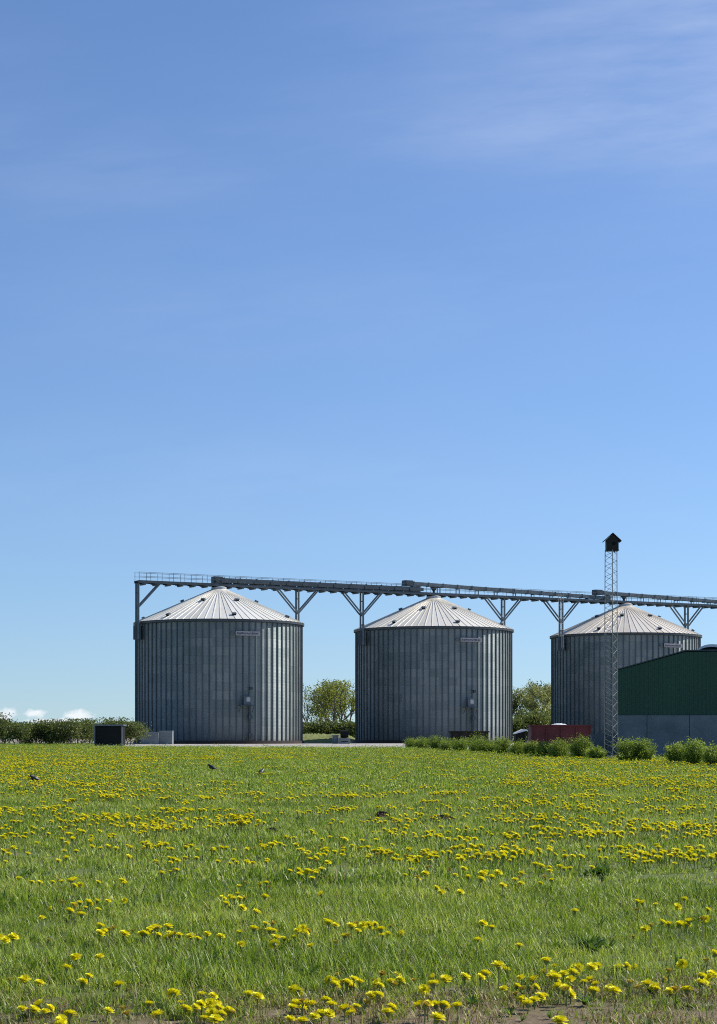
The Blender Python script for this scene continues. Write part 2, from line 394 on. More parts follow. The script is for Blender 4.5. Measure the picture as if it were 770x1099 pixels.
# ------------------------------------------------------------------ silos
UX = Vector((29.1, 15.9, 0)).normalized(); UN = Vector((-UX.y, UX.x, 0)); ROW = math.atan2(UX.y, UX.x)
C1 = Vector((-18.5, 247.2, 0))
SIL = [C1, Vector((10.62, 263.2, 0)), Vector((40.0, 279.0, 0))]
RS, ZE, ZA = 11.0, 15.95, 20.75
def pol(a, r, z): return Vector((r * math.sin(a), -r * math.cos(a), z))      # a measured from -Y towards +X
def make_silo():
    root = empty('grain_silo', (0, 0, 0))
    b = MB(); b.lathe([(RS, .4), (RS, ZE - .1)], 160)
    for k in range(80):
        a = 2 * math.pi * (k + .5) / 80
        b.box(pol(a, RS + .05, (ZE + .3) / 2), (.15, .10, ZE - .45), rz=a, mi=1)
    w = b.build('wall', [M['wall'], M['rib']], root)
    b = MB(); b.lathe([(RS + .3, 0), (RS + .3, .38), (RS - .1, .4)], 96); b.build('foundation', M['rust_foot_shade'], root)  # concrete ring; the dark colour stands in for shade at the silo foot
    b = MB(); b.lathe([(RS + .28, ZE - .06), (1.0, ZA - .35), (.95, ZA - .34)], 144)
    for k in range(72):
        a = 2 * math.pi * k / 72
        p, q = pol(a, RS + .32, ZE - .05), pol(a, 1.0, ZA - .32)
        b.beam(p, q, .10, .055)
    b.lathe([(RS + .28, ZE - .06), (RS + .05, ZE - .11)], 144)
    rf = b.build('roof', M['roof'], root)
    b = MB(); b.lathe([(RS + .12, ZE - .42), (RS + .3, ZE - .36), (RS + .32, ZE - .13), (RS + .06, ZE - .12)], 120); b.build('eave_ring', M['steel_dark'], root)
    b = MB(); b.lathe([(1.0, ZA - .36), (1.06, ZA - .30), (1.04, ZA - .05), (.7, ZA + .12)], 32, close_top=True); b.build('roof_cap', M['steel_light'], root)
    slope = math.atan2(ZA - .3 - ZE, RS - .7)
    for ring_r, a0 in ((5.0, 31.5), (10.0, 15.2)):
        for k in range(7):
            a = R(a0 + k * 360 / 7)
            z = ZE + (RS + .28 - ring_r) * math.tan(slope) + .02
            b = MB()
            T = Matrix.Rotation(a, 3, 'Z') @ Matrix.Rotation(slope, 3, 'X')
            c = pol(a, ring_r, z)
            b.box(c + T @ Vector((0, 0, .07)), (.46, .34, .24), mtx=T, mi=1)          # dark throat
            b.box(c + T @ Vector((0, -.02, .21)), (.56, .46, .05), mtx=T)               # hood sheet
            b.box(c + T @ Vector((.25, .03, .09)), (.04, .38, .22), mtx=T)
            b.box(c + T @ Vector((-.25, .03, .09)), (.04, .38, .22), mtx=T)
            b.build('roof_vent', [M['steel'], M['black']], root)
    # long name plate and its small round emblem, both illegible at this distance
    a = R(23.3); T = Matrix.Rotation(a, 3, 'Z')
    b = MB(); c = pol(a, RS + .24, 14.05)
    b.box(c, (3.3, .05, .55), rz=a)
    pl = b.build('sign_plate', M['signplate'], root)
    b = MB(); g = random.Random(5); x = -1.45
    while x < 1.4:
        w_ = g.uniform(.09, .22); hgt = g.uniform(.16, .27)
        b.box(c + T @ Vector((x + w_ / 2, -.045, g.uniform(-.03, .03))), (w_, .03, hgt), rz=a); x += w_ + g.uniform(.05, .11)
    b.build('worn_lettering', M['signmark'], pl)
    b = MB(); c2 = pol(R(13.0), RS + .2, 14.05)
    b.tube([c2, c2 + (c2 - Vector((0, 0, 14.05))).normalized() * .05], .22, 16); b.build('round_emblem', M['steel'], root)
    # access hatch with bracket platform and pole
    a = R(22.5); T = Matrix.Rotation(a, 3, 'Z'); c = pol(a, RS + .28, 5.55)
    b = MB(); b.box(c, (1.0, .5, 1.15), mtx=T); b.box(c + T @ Vector((.1, -.26, .1)), (.5, .04, .55), mtx=T, mi=1)
    hb = b.build('access_hatch', [M['steel'], M['steel_light']], root)
    b = MB(); b.box(c + T @ Vector((-.2, -.35, -.66)), (1.9, 1.0, .1), mtx=T)
    for sx in (-1.1, .7):
        b.beam(c + T @ Vector((sx, -.8, -.7)), c + T @ Vector((sx, -.1, -1.5)), .08)
        b.beam(c + T @ Vector((sx, -.82, -.6)), c + T @ Vector((sx, -.82, .45)), .05)
    b.beam(c + T @ Vector((-1.1, -.82, .45)), c + T @ Vector((.7, -.82, .45)), .05)
    b.build('platform', M['steel_dark'], hb)
    b = MB(); b.beam(c + T @ Vector((.35, -.2, -.6)), c + T @ Vector((.35, -.2, -5.1)), .22)
    b.box(c + T @ Vector((.35, -.24, -2.1)), (.5, .4, .6), mtx=T); b.box(c + T @ Vector((.35, -.24, -4.4)), (.45, .4, .5), mtx=T)
    b.box(c + T @ Vector((.5, -.2, 1.5)), (.35, .3, .4), mtx=T)
    b.build('filling_pipe', M['steel_dark'], hb)
    return root
silo = make_silo()
LBL = ['large round steel grain silo standing alone beyond the grey fan housings and black shed',
       'round steel grain silo in the middle of the row, behind the low dark trailer',
       'steel grain silo with the browner roof, half hidden by the green barn and lattice mast']
for i, c in enumerate(SIL):
    o = silo if i == 0 else copy_tree(silo)
    o.location = c; o.rotation_euler = (0, 0, R((0, 1.5, 6)[i]))
    tag(o, LBL[i], 'grain silo', 'grain silos in a row')
    for ch in kids(o):
        if ch.name.startswith('roof') and 'vent' not in ch.name and 'cap' not in ch.name:
            ch.color = ((1, 1, .99, 1), (1, .975, .94, 1), (.97, .91, .85, 1))[i]

# ------------------------------------------------------------------ gantry with handrails over the silo tops
def rowpt(s, z, n=0.0): return C1 + UX * s + UN * n + Vector((0, 0, z))
S_L, S_R = -11.75, 90.0
ZD = H + 19.93                                   # top of deck
gr = empty('conveyor_gantry', rowpt(S_L, 0), label='long grey steel gantry with thin handrails spanning above the silo roofs', cat='gantry')
def rp(s, z, n=0.0): return rowpt(s, z, n) - rowpt(S_L, 0)
b = MB()
for n in (-.72, .72): b.beam(rp(S_L, ZD - .17, n), rp(S_R, ZD - .17, n), .12, .34)
b.beam(rp(S_L, ZD - .05, 0), rp(S_R, ZD - .05, 0), 1.30, .06)
s = S_L + .9
while s < S_R:
    for n in (-.72, .72):
        b.beam(rp(s - .38, ZD - .36, n), rp(s + .38, ZD - .36, n), .11, .12)
    b.beam(rp(s, ZD - .46, -.8), rp(s, ZD - .46, .8), .24, .26)
    s += 1.75
b.build('deck', M['steel_dark'], gr)
for n in (-.74, .74):
    b = MB(); s = S_L + .1
    while s < S_R:
        b.beam(rp(s, ZD, n), rp(s, ZD + 1.05, n), .05); s += 1.6
    for z in (.52, 1.05): b.beam(rp(S_L, ZD + z, n), rp(S_R, ZD + z, n), .045)
    b.build('handrail', M['steel'], gr)

# ---- conveyors carried on the gantry
def conveyor(s0, z0, s1, z1, label, hop=None, clad=False):
    o = empty('trough_conveyor', rowpt(s0, 0), label=label, cat='conveyor', group='trough conveyors on the gantry')
    def p(s, z, n=0.0): return rowpt(s, z, n) - rowpt(s0, 0)
    def zt(s): return z0 + (z1 - z0) * (s - s0) / (s1 - s0)
    hgt = .62 if clad else .5
    b = MB(); b.beam(p(s0, zt(s0) - hgt / 2), p(s1, zt(s1) - hgt / 2), .7, hgt)
    s = s0 + 1.2
    while s < s1 - .5:
        b.beam(p(s - .04, zt(s) - hgt / 2), p(s + .04, zt(s) - hgt / 2), .84, hgt + .12); s += 2.4
    b.build('trough', M['steel'], o)
    b = MB(); b.beam(p(s0 - .35, zt(s0) - hgt / 2), p(s0 + .95, zt(s0) - hgt / 2), .95, hgt + .25)
    b.tube([p(s0 - .1, zt(s0) - hgt / 2, -.85), p(s0 - .1, zt(s0) - hgt / 2, -.4)], .26, 12)
    hd = b.build('drive_head', M['steel_dark'], o)
    b = MB(); b.beam(p(s1 - .9, zt(s1) - hgt / 2), p(s1 + .25, zt(s1) - hgt / 2), .9, hgt + .2)
    b.build('tail_box', M['steel_dark'], o)
    s = s0 + 2.2
    while s < s1 - 1:
        if zt(s) - hgt > ZD + .08:
            b = MB()
            for n in (-.3, .3): b.beam(p(s, ZD, n), p(s, zt(s) - hgt, n), .09)
            b.beam(p(s, zt(s) - hgt - .05, -.4), p(s, zt(s) - hgt - .05, .4), .1); b.build('stand', M['steel_dark'], o)
        s += 3.2
    if clad:
        b = MB()
        for n in (-.80, .80):
            s = s0 + .6
            while s < s1 - 1.4:
                b.beam(p(s, ZD + .36, n), p(s + 2.26, ZD + .36, n), .04, .46); s += 2.4
        b.build('side_guard', M['steel_dark'], o)
    if hop is not None:
        b = MB(); zz = zt(hop) - hgt
        b.lathe([(.16, ZD + .02), (.16, ZD + .25), (.55, zz)], 4, c=tuple(p(hop, 0))); b.build('discharge_hopper', M['steel_dark'], o)
    return o
conveyor(-.6, H + 20.72, 30.4, H + 20.66, 'thick panelled trough conveyor running from the first silo top to the middle silo', None, True)
conveyor(28.6, H + 21.40, 63.4, H + 20.50, 'raised sloping trough conveyor between the middle silo and the silo behind the mast', 33.2)
conveyor(61.2, H + 21.30, S_R - 1, H + 20.55, 'raised sloping trough conveyor leading out of the picture past the mast', 66.4)

# ---- support frames at the silo eaves
def support(s, sides, label, ladder=False):
    o = empty('support_frame', rowpt(s, 13.6), label=label, cat='support frame', group='support frames under the gantry')
    def p(ds, z, n=0.0): return UX * ds + UN * n + Vector((0, 0, z - 13.6))
    zt = ZD - .36
    for n in (-.38, .38):
        b = MB(); b.beam(p(0, 13.6, n), p(0, zt, n), .26, .26); b.build('post', M['steel'], o)
        for sd_ in sides:
            b = MB(); b.beam(p(sd_ * .1, 17.75, n), p(sd_ * 3.0, zt, n), .17, .17); b.build('brace', M['steel'], o)
    for z in (15.2, 17.6, 19.6):
        b = MB(); b.beam(p(0, z, -.38), p(0, z, .38), .13); b.build('crossbar', M['steel_dark'], o)
    b = MB(); b.beam(p(0, 13.5, 0), p(0, 15.3, 0), .6, 1.0); b.build('wall_bracket', M['steel_dark'], o)
    if ladder:
        b = MB()
        for n in (-.9, -1.35): b.beam(p(-.5, 13.9, n), p(-.5, zt + 1, n), .05)
        z = 14.1
        while z < zt + 1: b.beam(p(-.5, z, -.9), p(-.5, z, -1.35), .035); z += .3
        z = 15.6
        while z < zt + 1:
            pts = [p(-.5 - .68 * math.sin(t), z, -1.125 - .34 * math.cos(t)) for t in np.linspace(0, math.pi, 7)]
            b.tube(pts, .022, 4); z += .9
        for t in (.25, .5, .75):
            q = [p(-.5 - .68 * math.sin(t * math.pi), z, -1.125 - .34 * math.cos(t * math.pi)) for z in (15.6, zt + .9)]
            b.tube(q, .02, 4)
        b.build('caged_ladder', M['steel_light'], o)
    return o
D12 = (SIL[1] - SIL[0]).length; D13 = (SIL[2] - SIL[0]).length; G = RS + .62
support(-G, (1,), 'tall support post with one brace at the free end of the gantry')
support(G, (-1, 1), 'Y shaped support on the sunlit side of the first silo, near the bare tree')
support(D12 - G, (-1, 1), 'Y shaped support on the shaded side of the middle silo roof')
support(D12 + G, (-1, 1), 'Y shaped support on the sunlit side of the middle silo roof')
support(D13 - G, (-1, 1), 'Y shaped support with a caged ladder beside the lattice mast', True)
support(D13 + G, (-1, 1), 'Y shaped support above the green barn, on the silo behind it')

# ------------------------------------------------------------------ green barn
YB = 98.0
bx0, bx1 = gx(663.5, YB), gx(663.5, YB) + 13.5
zc = gz(768, YB); zl = gz(719.5, YB); zr = gz(700.2, YB); xr = gx(735, YB); xe = bx1 - (xr - bx0)
barn = empty('storage_barn', (bx0, YB, 0), rz=R(-9.5), label='dark green clad barn on a grey concrete base wall', cat='barn')
def clad(poly_top, x0, x1, y, z0, pitch=.2):
    """trapezoidal profile sheet facing -Y"""
    b = MB(); x = x0; xs = []
    while x < x1: xs += [(x, 0), (x + pitch * .55, 0), (x + pitch * .65, -.022), (x + pitch * .9, -.022)]; x += pitch
    xs = [q for q in xs if q[0] < x1] + [(x1, 0)]
    vs, fs = [], []
    for q, dy in xs: vs += [(q, y + dy, z0), (q, y + dy, poly_top(q))]
    for i in range(len(xs) - 1): fs.append((2 * i, 2 * i + 2, 2 * i + 3, 2 * i + 1))
    b._add(vs, fs); return b
def top(x):
    X = x + bx0
    if X < xr: return zl + (zr - zl) * (X - bx0) / (xr - bx0)
    if X > xe: return zr - (zr - zl) * (X - xe) / (bx1 - xe)
    return zr
clad(top, 0, bx1 - bx0, -.06, zc).build('gable_cladding', M['green'], barn)
L = bx1 - bx0; PR = [(0, zc), (0, zl), (xr - bx0, zr), (xe - bx0, zr), (L, zl), (L, zc)]
b = MB(); b.prism(PR, 0, 16); b.build('body', M['green'], barn)
b = MB()
rp_ = [(-.12, zl - .01), (xr - bx0, zr + .04), (xe - bx0, zr + .04), (L + .12, zl - .01)]
for (x0, z0), (x1, z1) in zip(rp_[:-1], rp_[1:]):
    b.prism([(x0, z0), (x1, z1), (x1, z1 + .06), (x0, z0 + .06)], -.14, 16.2)
b.build('roof', M['steel_dark'], barn)
b = MB()
xs = [0, gx(694.5, YB) - bx0, gx(739, YB) - bx0, 5.9, 8.1, 10.3, L]
for a_, c_ in zip(xs[:-1], xs[1:]):
    b.box(((a_ + c_) / 2, -.12, zc / 2), (c_ - a_ - .03, .25, zc))
b.box((L / 2, 8.1, zc / 2 - .01), (L - .1, 15.8, zc - .02))
b.build('concrete_base', M['conc'], barn)
# arched ridge ventilator
v = MB(); xv, w_ = gx(763, YB) - bx0, .80
arc = [(xv + w_ * math.cos(t), zr - .02 + .46 * math.sin(t)) for t in np.linspace(math.pi, 0, 15)]
arc2 = [(xv + (w_ - .05) * math.cos(t), zr - .04 + .34 * math.sin(t)) for t in np.linspace(math.pi, 0, 15)]
for i in range(14):
    v.prism([arc2[i], arc[i], arc[i + 1], arc2[i + 1]], 1.0, 5.0, 0)
v.prism([(x, z) for x, z in arc2], 1.15, 1.2, 1)
v.build('ridge_vent', [M['white'], M['black']], barn)

YW = 100.5
lw = MB(); xa, xb = gx(634, YW), gx(664, YW) + .2
for k in range(2):
    lw.box((xa + (xb - xa) * (k + .5) / 2, YW, gz(787.5, YW) / 2), ((xb - xa) / 2 - .02, .25, gz(787.5, YW)))
tag(lw.build('low_wall', M['conc']), 'low grey concrete wall running out from the barn towards the red skip', 'wall')

# narrow bin behind the barn
YN = 150.0
nb = empty('feed_bin', (gx(786, YN), YN, 0), label='narrow bin whose grey cone roof shows just above the green barn', cat='bin')
b = MB(); rn = 1.75; ze = gz(697, YN); b.lathe([(rn, 0), (rn, ze)], 40); b.build('wall', M['steel'], nb)
b = MB(); b.lathe([(rn + .12, ze - .05), (.9, gz(688.5, YN)), (.25, gz(686.5, YN))], 40, close_top=True); b.build('roof', M['steel'], nb)

# ------------------------------------------------------------------ lattice mast with nest box
YM = 92.0
mb_ = empty('lattice_mast', (gx(656.7, YM), YM, 0), label='slender triangular lattice mast carrying a nest box, in front of the silo', cat='mast')
zt = gz(590.5, YM)
def legpt(k, z):
    r = .375 - .045 * z / zt
    a = R(-98 + 120 * k + 8)
    return Vector((r * math.cos(a) * 1.02, r * math.sin(a), z))
for k in range(3):
    b = MB(); b.tube([legpt(k, 0), legpt(k, zt)], .021, 8); b.build('leg', M['mast'], mb_)
b = MB(); n = 20
for k in range(3):
    q = (k + 1) % 3
    for i in range(n):
        z0, z1, zm = zt * i / n, zt * (i + 1) / n, zt * (i + .5) / n
        b.tube([legpt(k, z0), legpt(q, zm)], .010, 5); b.tube([legpt(q, zm), legpt(k, z1)], .010, 5)
b.build('bracing', M['mast'], mb_)
b = MB(); b.box((0, 0, .06), (1.1, 1.1, .12)); b.build('footing', M['conc'], mb_)

hb = empty('nest_box', (gx(657.2, YM), YM, zt), label='black gabled nest box on top of the lattice mast', cat='nest box')
hw, hz = .29, .50
b = MB(); b.prism([(-hw, 0), (hw, 0), (hw, hz), (.0, hz + .27), (-hw, hz)], -.3, .3)
b.build('box_body', M['blackwood'], hb)
b = MB()
for sg in (-1, 1):
    b.prism([(sg * 0, hz + .285), (sg * .42, hz - .10), (sg * .42, hz - .05), (0, hz + .335)][::sg], -.38, .38)
b.build('roof', M['blackwood'], hb)
b = MB(); b.box((0, 0, -.02), (.62, .66, .04)); b.build('base_board', M['blackwood'], hb)
b = MB(); b.tube([(.05, -.301, .3), (.05, -.315, .3)], .09, 14); b.build('entrance_hole', M['black'], hb)
b = MB(); b.tube([(.12, -.1, -.04), (.12, -.1, -.14), (.12, -.3, -.16)], .022, 6); b.build('perch', M['blackwood'], hb)

# ------------------------------------------------------------------ red skip, dark trailer, white topped trailer
def skip(px0, px1, ytop, Y, m, nribs, label, name, cat, depth=2.3, rim=True, wheels=False):
    x0, x1 = gx(px0, Y), gx(px1, Y); L_, h_ = x1 - x0, gz(ytop, Y)
    o = empty(name, (x0, Y, 0), label=label, cat=cat)
    zb = .55 if wheels else .18
    b = MB(); t_ = .06
    b.box((L_ / 2, t_ / 2, (h_ + zb) / 2), (L_ - .02, t_, h_ - zb)); b.box((L_ / 2, depth - t_ / 2, (h_ + zb) / 2), (L_ - .02, t_, h_ - zb))
    b.box((t_ / 2, depth / 2, (h_ + zb) / 2), (t_, depth - 2 * t_ - .01, h_ - zb)); b.box((L_ - t_ / 2, depth / 2, (h_ + zb) / 2), (t_, depth - 2 * t_ - .01, h_ - zb))
    b.box((L_ / 2, depth / 2, zb + .04), (L_ - 2 * t_ - .01, depth - 2 * t_ - .01, .08))
    b.build('body', m, o)
    b = MB()
    for k in range(nribs + 1):
        b.box((L_ * k / nribs + (.04 if k == 0 else -.04 if k == nribs else 0), -.045, (h_ + zb) / 2 - .03), (.09, .085, h_ - zb - .1))
    b.build('rib_frame', m, o)
    if rim:
        b = MB(); b.box((L_ / 2, -.03, h_ + .04), (L_ + .1, .16, .1)); b.box((L_ / 2, depth + .03, h_ + .04), (L_ + .1, .16, .1))
        b.box((-.03, depth / 2, h_ + .04), (.12, depth - .12, .1)); b.box((L_ + .03, depth / 2, h_ + .04), (.12, depth - .12, .1)); b.build('rim', m, o)
    if wheels:
        for xx in (L_ * .3, L_ * .3 + .95, L_ * .8):
            b = MB(); b.tube([(xx, .02, .42), (xx, .26, .42)], .42, 20); wv = b.build('wheel', M['rubber'], o)
            b = MB(); b.tube([(xx, .0, .42), (xx, .02, .42)], .2, 14); b.build('hub', M['steel'], wv)
        b = MB(); b.beam((L_ * .1, .5, .5), (L_ * .95, .5, .5), .1, .14); b.beam((L_ * .1, depth - .5, .5), (L_ * .95, depth - .5, .5), .1, .14); b.build('chassis', M['rust_foot_shade'], o)
    else:
        b = MB()
        for yy in (.4, depth - .4): b.beam((.1, yy, .09), (L_ - .1, yy, .09), .14, .17)
        b.build('skid', M['rust_foot_shade'], o)
    return o
skip(570.5, 635, 779.5, 125, M['red'], 4, 'long faded red steel skip with ribs and rim, behind the bushes and mast', 'waste_skip', 'skip')
skip(484, 524.5, 786, 137, M['rust_foot_shade'], 4, 'low dark rusted trailer in front of the middle silo, above the bushes', 'farm_trailer', 'trailer', 2.2, True, True)
# white sheet heap on the skip
g = np.random.default_rng(2); Ys = 126.2; hp = MB(); cx_, w_ = gx(600.5, Ys), .82
prof = []
for j in range(9):
    for i in range(21):
        a = i / 20 * 2 - 1; c = j / 8 * 2 - 1
        h_ = max(0, 1 - a * a * .95 - c * c * .95) ** .5
        prof.append((cx_ + a * w_, Ys + c * .8, gz(779.5, 125) - .28 + .48 * h_ + .015 * g.normal()))
hp._add(prof, [(j * 21 + i, j * 21 + i + 1, (j + 1) * 21 + i + 1, (j + 1) * 21 + i) for j in range(8) for i in range(20)])
tag(hp.build('covered_load', M['white'], smooth=True), 'white sheeted heap bulging above the rim of the red skip', 'load')

Yv = 140.0; x0, x1 = gx(553, Yv), gx(566, Yv)
vt = empty('covered_trailer', (x0, Yv, 0), label='small dark trailer with a sloping white lid beside the red skip', cat='trailer')
b = MB(); b.prism([(0, gz(788.0, Yv)), (x1 - x0, gz(784.2, Yv)), (x1 - x0, gz(783.0, Yv)), (x1 - x0 - .3, gz(782.8, Yv)), (0, gz(787.0, Yv))], 0, 1.9); b.build('lid', M['white'], vt)
b = MB(); b.prism([(.08, .5), (x1 - x0 - .12, .5), (x1 - x0 - .12, gz(784.6, Yv)), (.08, gz(788.2, Yv))], .1, 1.8); b.build('body', M['black'], vt)
for yy in (.12, 1.6):
    b = MB(); b.tube([(.45, yy, .36), (.45, yy + .2, .36)], .36, 18); b.build('wheel', M['rubber'], vt)
b = MB(); b.beam((x1 - x0 - .1, .95, .55), (x1 - x0 + .6, .95, .45), .08); b.beam((x1 - x0 + .5, .95, 0), (x1 - x0 + .5, .95, .5), .07); b.build('drawbar', M['rust_foot_shade'], vt)

# ------------------------------------------------------------------ black shed and fan housings on the yard
Yh = 193.0; x0, x1 = gx(101, Yh), gx(132, Yh); Lh, hh = x1 - x0, gz(778.5, Yh)
sh = empty('open_shed', (x0, Yh, 0), label='black box shed with grey frame at the hedge end of the yard', cat='shed')
b = MB(); b.box((Lh / 2, 1.2, hh / 2), (Lh - .1, 2.2, hh - .1)); b.build('walls_panel', M['black'], sh)
b = MB(); b.box((Lh / 2, 1.15, hh + .0), (Lh + .16, 2.6, .16)); b.build('roof', M['steel'], sh)
b = MB()
for xx in (.06, Lh - .12): b.box((xx, .03, hh / 2 - .05), (.14, .14, hh - .12))
b.box((Lh / 2, .03, .08), (Lh - .3, .12, .12)); b.build('door_frame', M['steel'], sh)
b = MB(); b.box((Lh / 2, .06, hh / 2), (Lh - .4, .05, hh - .35)); b.build('door', M['black'], sh)
def fanhouse(px0, px1, ytop, Y, label):
    x0, x1 = gx(px0, Y), gx(px1, Y); L_, h_ = x1 - x0, gz(ytop, Y)
    o = empty('fan_housing', (x0, Y, 0), label=label, cat='fan housing', group='fan housings at the silo feet')
    b = MB(); b.box((L_ / 2, .8, h_ / 2), (L_, 1.6, h_)); b.build('casing', M['steelbox'], o)
    b = MB(); b.box((L_ / 2, -.03, h_ - .08), (L_ + .08, .06, .12)); b.box((.05, -.03, h_ / 2), (.1, .05, h_ - .28)); b.box((L_ - .05, -.03, h_ / 2), (.1, .05, h_ - .28)); b.build('edge_frame', M['steelbox'], o)
    b = MB()
    for k in range(6): b.box((L_ / 2, -.02, .3 + k * (h_ - .7) / 5), (L_ * .6, .04, .07))
    b.build('louvre', M['steelbox'], o)
    return o
M['steelbox'] = noisy('grey_painted_sheet', (.16, .19, .20), (.23, .25, .26), .8, .7, 0)
fanhouse(151, 170.3, 785.6, 229, 'wider grey fan housing at the foot of the first silo, next to the shed')
fanhouse(171, 185, 784.3, 229.5, 'taller narrower grey fan housing at the foot of the first silo')
fanhouse(357, 363.5, 789, 240, 'slim upright grey fan housing in the gap before the middle silo')
o = fanhouse(364.2, 376, 792.5, 239, 'low grey fan housing topped by a dark motor beside the middle silo')
b = MB(); b.tube([(.15, .7, 1.28), (1.2, .7, 1.28)], .5, 16); b.build('motor', M['black'], o)

# ------------------------------------------------------------------ trees, hedge, bushes
def tree(name, x, y, h, spread, nleaf, leafsize, lmat, seed, label, cat, group, bare=.0, low=.25, trunk_r=None, z0=0.0, upright=.5, stems=1, depth=4, clump=.55):
    g = np.random.default_rng(seed); o = empty(name, (x, y, z0), label=label, cat=cat, group=group)
    b = MB(); tips = []
    trunk_r = trunk_r or h * .018
    def grow(p, d, L, r, k):
        pts, rad = [p], [r]; n = 3
        for i in range(n):
            d = (d + Vector(g.normal(size=3)) * .13 + Vector((0, 0, .06))).normalized()
            p = p + d * L / n; pts.append(p); rad.append(r * (1 - .4 * (i + 1) / n))
        b.tube(pts, rad, 5 if k > 1 else 4, cap=False)
        if k <= 1: tips.extend(pts[1:])
        if k == 0: return
        for _ in range(g.integers(2, 5) if k > 1 else g.integers(2, 4)):
            a = Vector(g.normal(size=3)); a -= a.dot(d) * d; a.normalize()
            nd = (d * g.uniform(.55, 1) + a * g.uniform(.45, .95) * spread + Vector((0, 0, upright * .5))).normalized()
            q = pts[g.integers(1, 4)] if k < depth else pts[g.integers(2, 4)]
            grow(q, nd, L * g.uniform(.58, .82), r * .55, k - 1)
    for s_ in range(stems):
        off = Vector((g.normal() * .15 * (stems > 1) * spread, g.normal() * .15 * (stems > 1) * spread, -.05))
        d0 = Vector((g.normal() * .08 + (g.normal() * .25 * spread if stems > 1 else 0), g.normal() * .08, 1)).normalized()
        grow(off, d0, h * .36, trunk_r, depth)
    zs = max(t.z for t in tips); k = h / zs                    # scale to the asked height
    b.v = [(v[0] * k, v[1] * k, v[2] * k) for v in b.v]
    b.build('trunk', M['bark'], o)
    T = np.array([tuple(t * k) for t in tips]); T = T[T[:, 2] > h * low]
    w = g.random(len(T)) > bare; T = T[w] if w.sum() > 3 else T
    cid = g.integers(0, len(T), nleaf)
    tone = g.random(len(T))
    C = T[cid] + g.normal(size=(nleaf, 3)) * leafsize * clump * 2.2
    C[:, 2] = np.where(C[:, 2] > h * .97, h * g.uniform(.72, 1.0, nleaf), np.maximum(C[:, 2], .05))
    tint = np.clip(tone[cid] * .6 + g.random(nleaf) * .4, 0, 1)
    me = face_mesh('crown', leaves(C, leafsize, g), 4, tint, [lmat])
    c = bpy.data.objects.new('crown', me); COL.objects.link(c); c.parent = o
    return o

# gap between first and middle silo
YT = 318.0
def tt(px, ytop, Y, **kw):
    h = gz(ytop, Y); return gx(px, Y), Y, h
GT = 'spring trees behind the silos'
x, y, h = tt(328, 733, 330); tree('leafless_tree', x, y, h, .55, 160, .3, M['tree_pale'], 11, 'bare thin tree close beside the sunlit wall of the first silo', 'tree', GT, bare=.7, upright=1.0, trunk_r=.16)
x, y, h = tt(346, 728, 318); tree('spring_tree', x, y, h, .95, 1500, .32, M['tree_leaf'], 12, 'fresh green tree with open lower branches, next to the bare tree', 'tree', GT, bare=.3, low=.46)
x, y, h = tt(362, 727, 322); tree('spring_tree', x, y, h, .95, 1800, .32, M['tree_leaf'], 13, 'fullest yellow green tree in the gap before the middle silo', 'tree', GT, bare=.25, low=.48)
x, y, h = tt(377, 731, 326); tree('spring_tree', x, y, h, .9, 1200, .32, M['tree_leaf'], 14, 'fresh green tree half hidden behind the middle silo', 'tree', GT, bare=.35, low=.3)
x, y, h = tt(354, 742, 345); tree('spring_tree', x, y, h, .9, 900, .4, M['tree_pale'], 15, 'thin pale tree standing behind the two fullest green ones', 'tree', GT, bare=.4, low=.2)
x, y, h = tt(338, 732, 324); tree('spring_tree', x, y, h, .9, 1900, .32, M['tree_pale'], 16, 'loose pale tree between the bare tree and the fresh green ones', 'tree', GT, bare=.35, low=.2)
x, y, h = tt(370, 729, 316); tree('spring_tree', x, y, h, .9, 1000, .32, M['tree_leaf'], 17, 'fresh green tree standing over the low fan housing', 'tree', GT, bare=.3, low=.3)
# gap between middle silo and the one behind the mast
for px, yt, Y, n_, sd_, lm, lb in ((554, 737, 322, 1500, 21, 'tree_pale', 'pale budding tree just beside the middle silo wall'),
                             (566, 735, 316, 1500, 22, 'tree_pale', 'pale budding tree behind the small white lidded trailer'),
                             (579, 729, 325, 1100, 23, 'tree_pale', 'tall thin budding tree with open crown in the second gap'),
                             (590, 734, 318, 900, 24, 'tree_pale', 'thin budding tree half hidden by the silo behind the mast'),
                             (572, 745, 335, 1000, 25, 'tree_leaf', 'lower greener tree among the pale ones in the second gap')):
    x, y, h = tt(px, yt, Y); tree('budding_tree', x, y, h, .8, int(n_ * 1.7), .32, M[lm], sd_, lb, 'tree', GT, bare=.3, low=.25)
# dark undergrowth shrubs under those trees
k = 0
for px, yt, Y, lb in ((327, 775, 300, 'dark shrub under the bare tree behind the grass bank'), (337, 777, 303, 'dark shrub behind the grass bank under the first green tree'),
                  (348, 774, 300, 'tallest dark shrub behind the middle of the grass bank'), (359, 777, 302, 'dark shrub behind the grass bank near the slim fan housing'),
                  (370, 772, 301, 'dark shrub above the low fan housing'), (380, 775, 300, 'dark shrub touching the shaded side of the middle silo'),
                  (553, 771, 295, 'dark shrub behind the white lidded trailer, against the middle silo'), (562, 768, 297, 'dark shrub over the white lid of the small trailer'),
                  (572, 762, 300, 'tallest dark shrub behind the end of the red skip'), (582, 766, 296, 'dark shrub behind the red skip, second from the silo'), (590, 770, 298, 'dark shrub behind the red skip at the silo edge')):
    h = gz(yt, Y) * 1.02
    tree('dark_shrub', gx(px, Y), Y, h, 1.3, 1500, .34, M['hedge_leaf'], 40 + k, lb, 'shrub', 'dark shrubs under the trees', low=.02, stems=3, depth=3, trunk_r=.05, clump=.95); k += 1
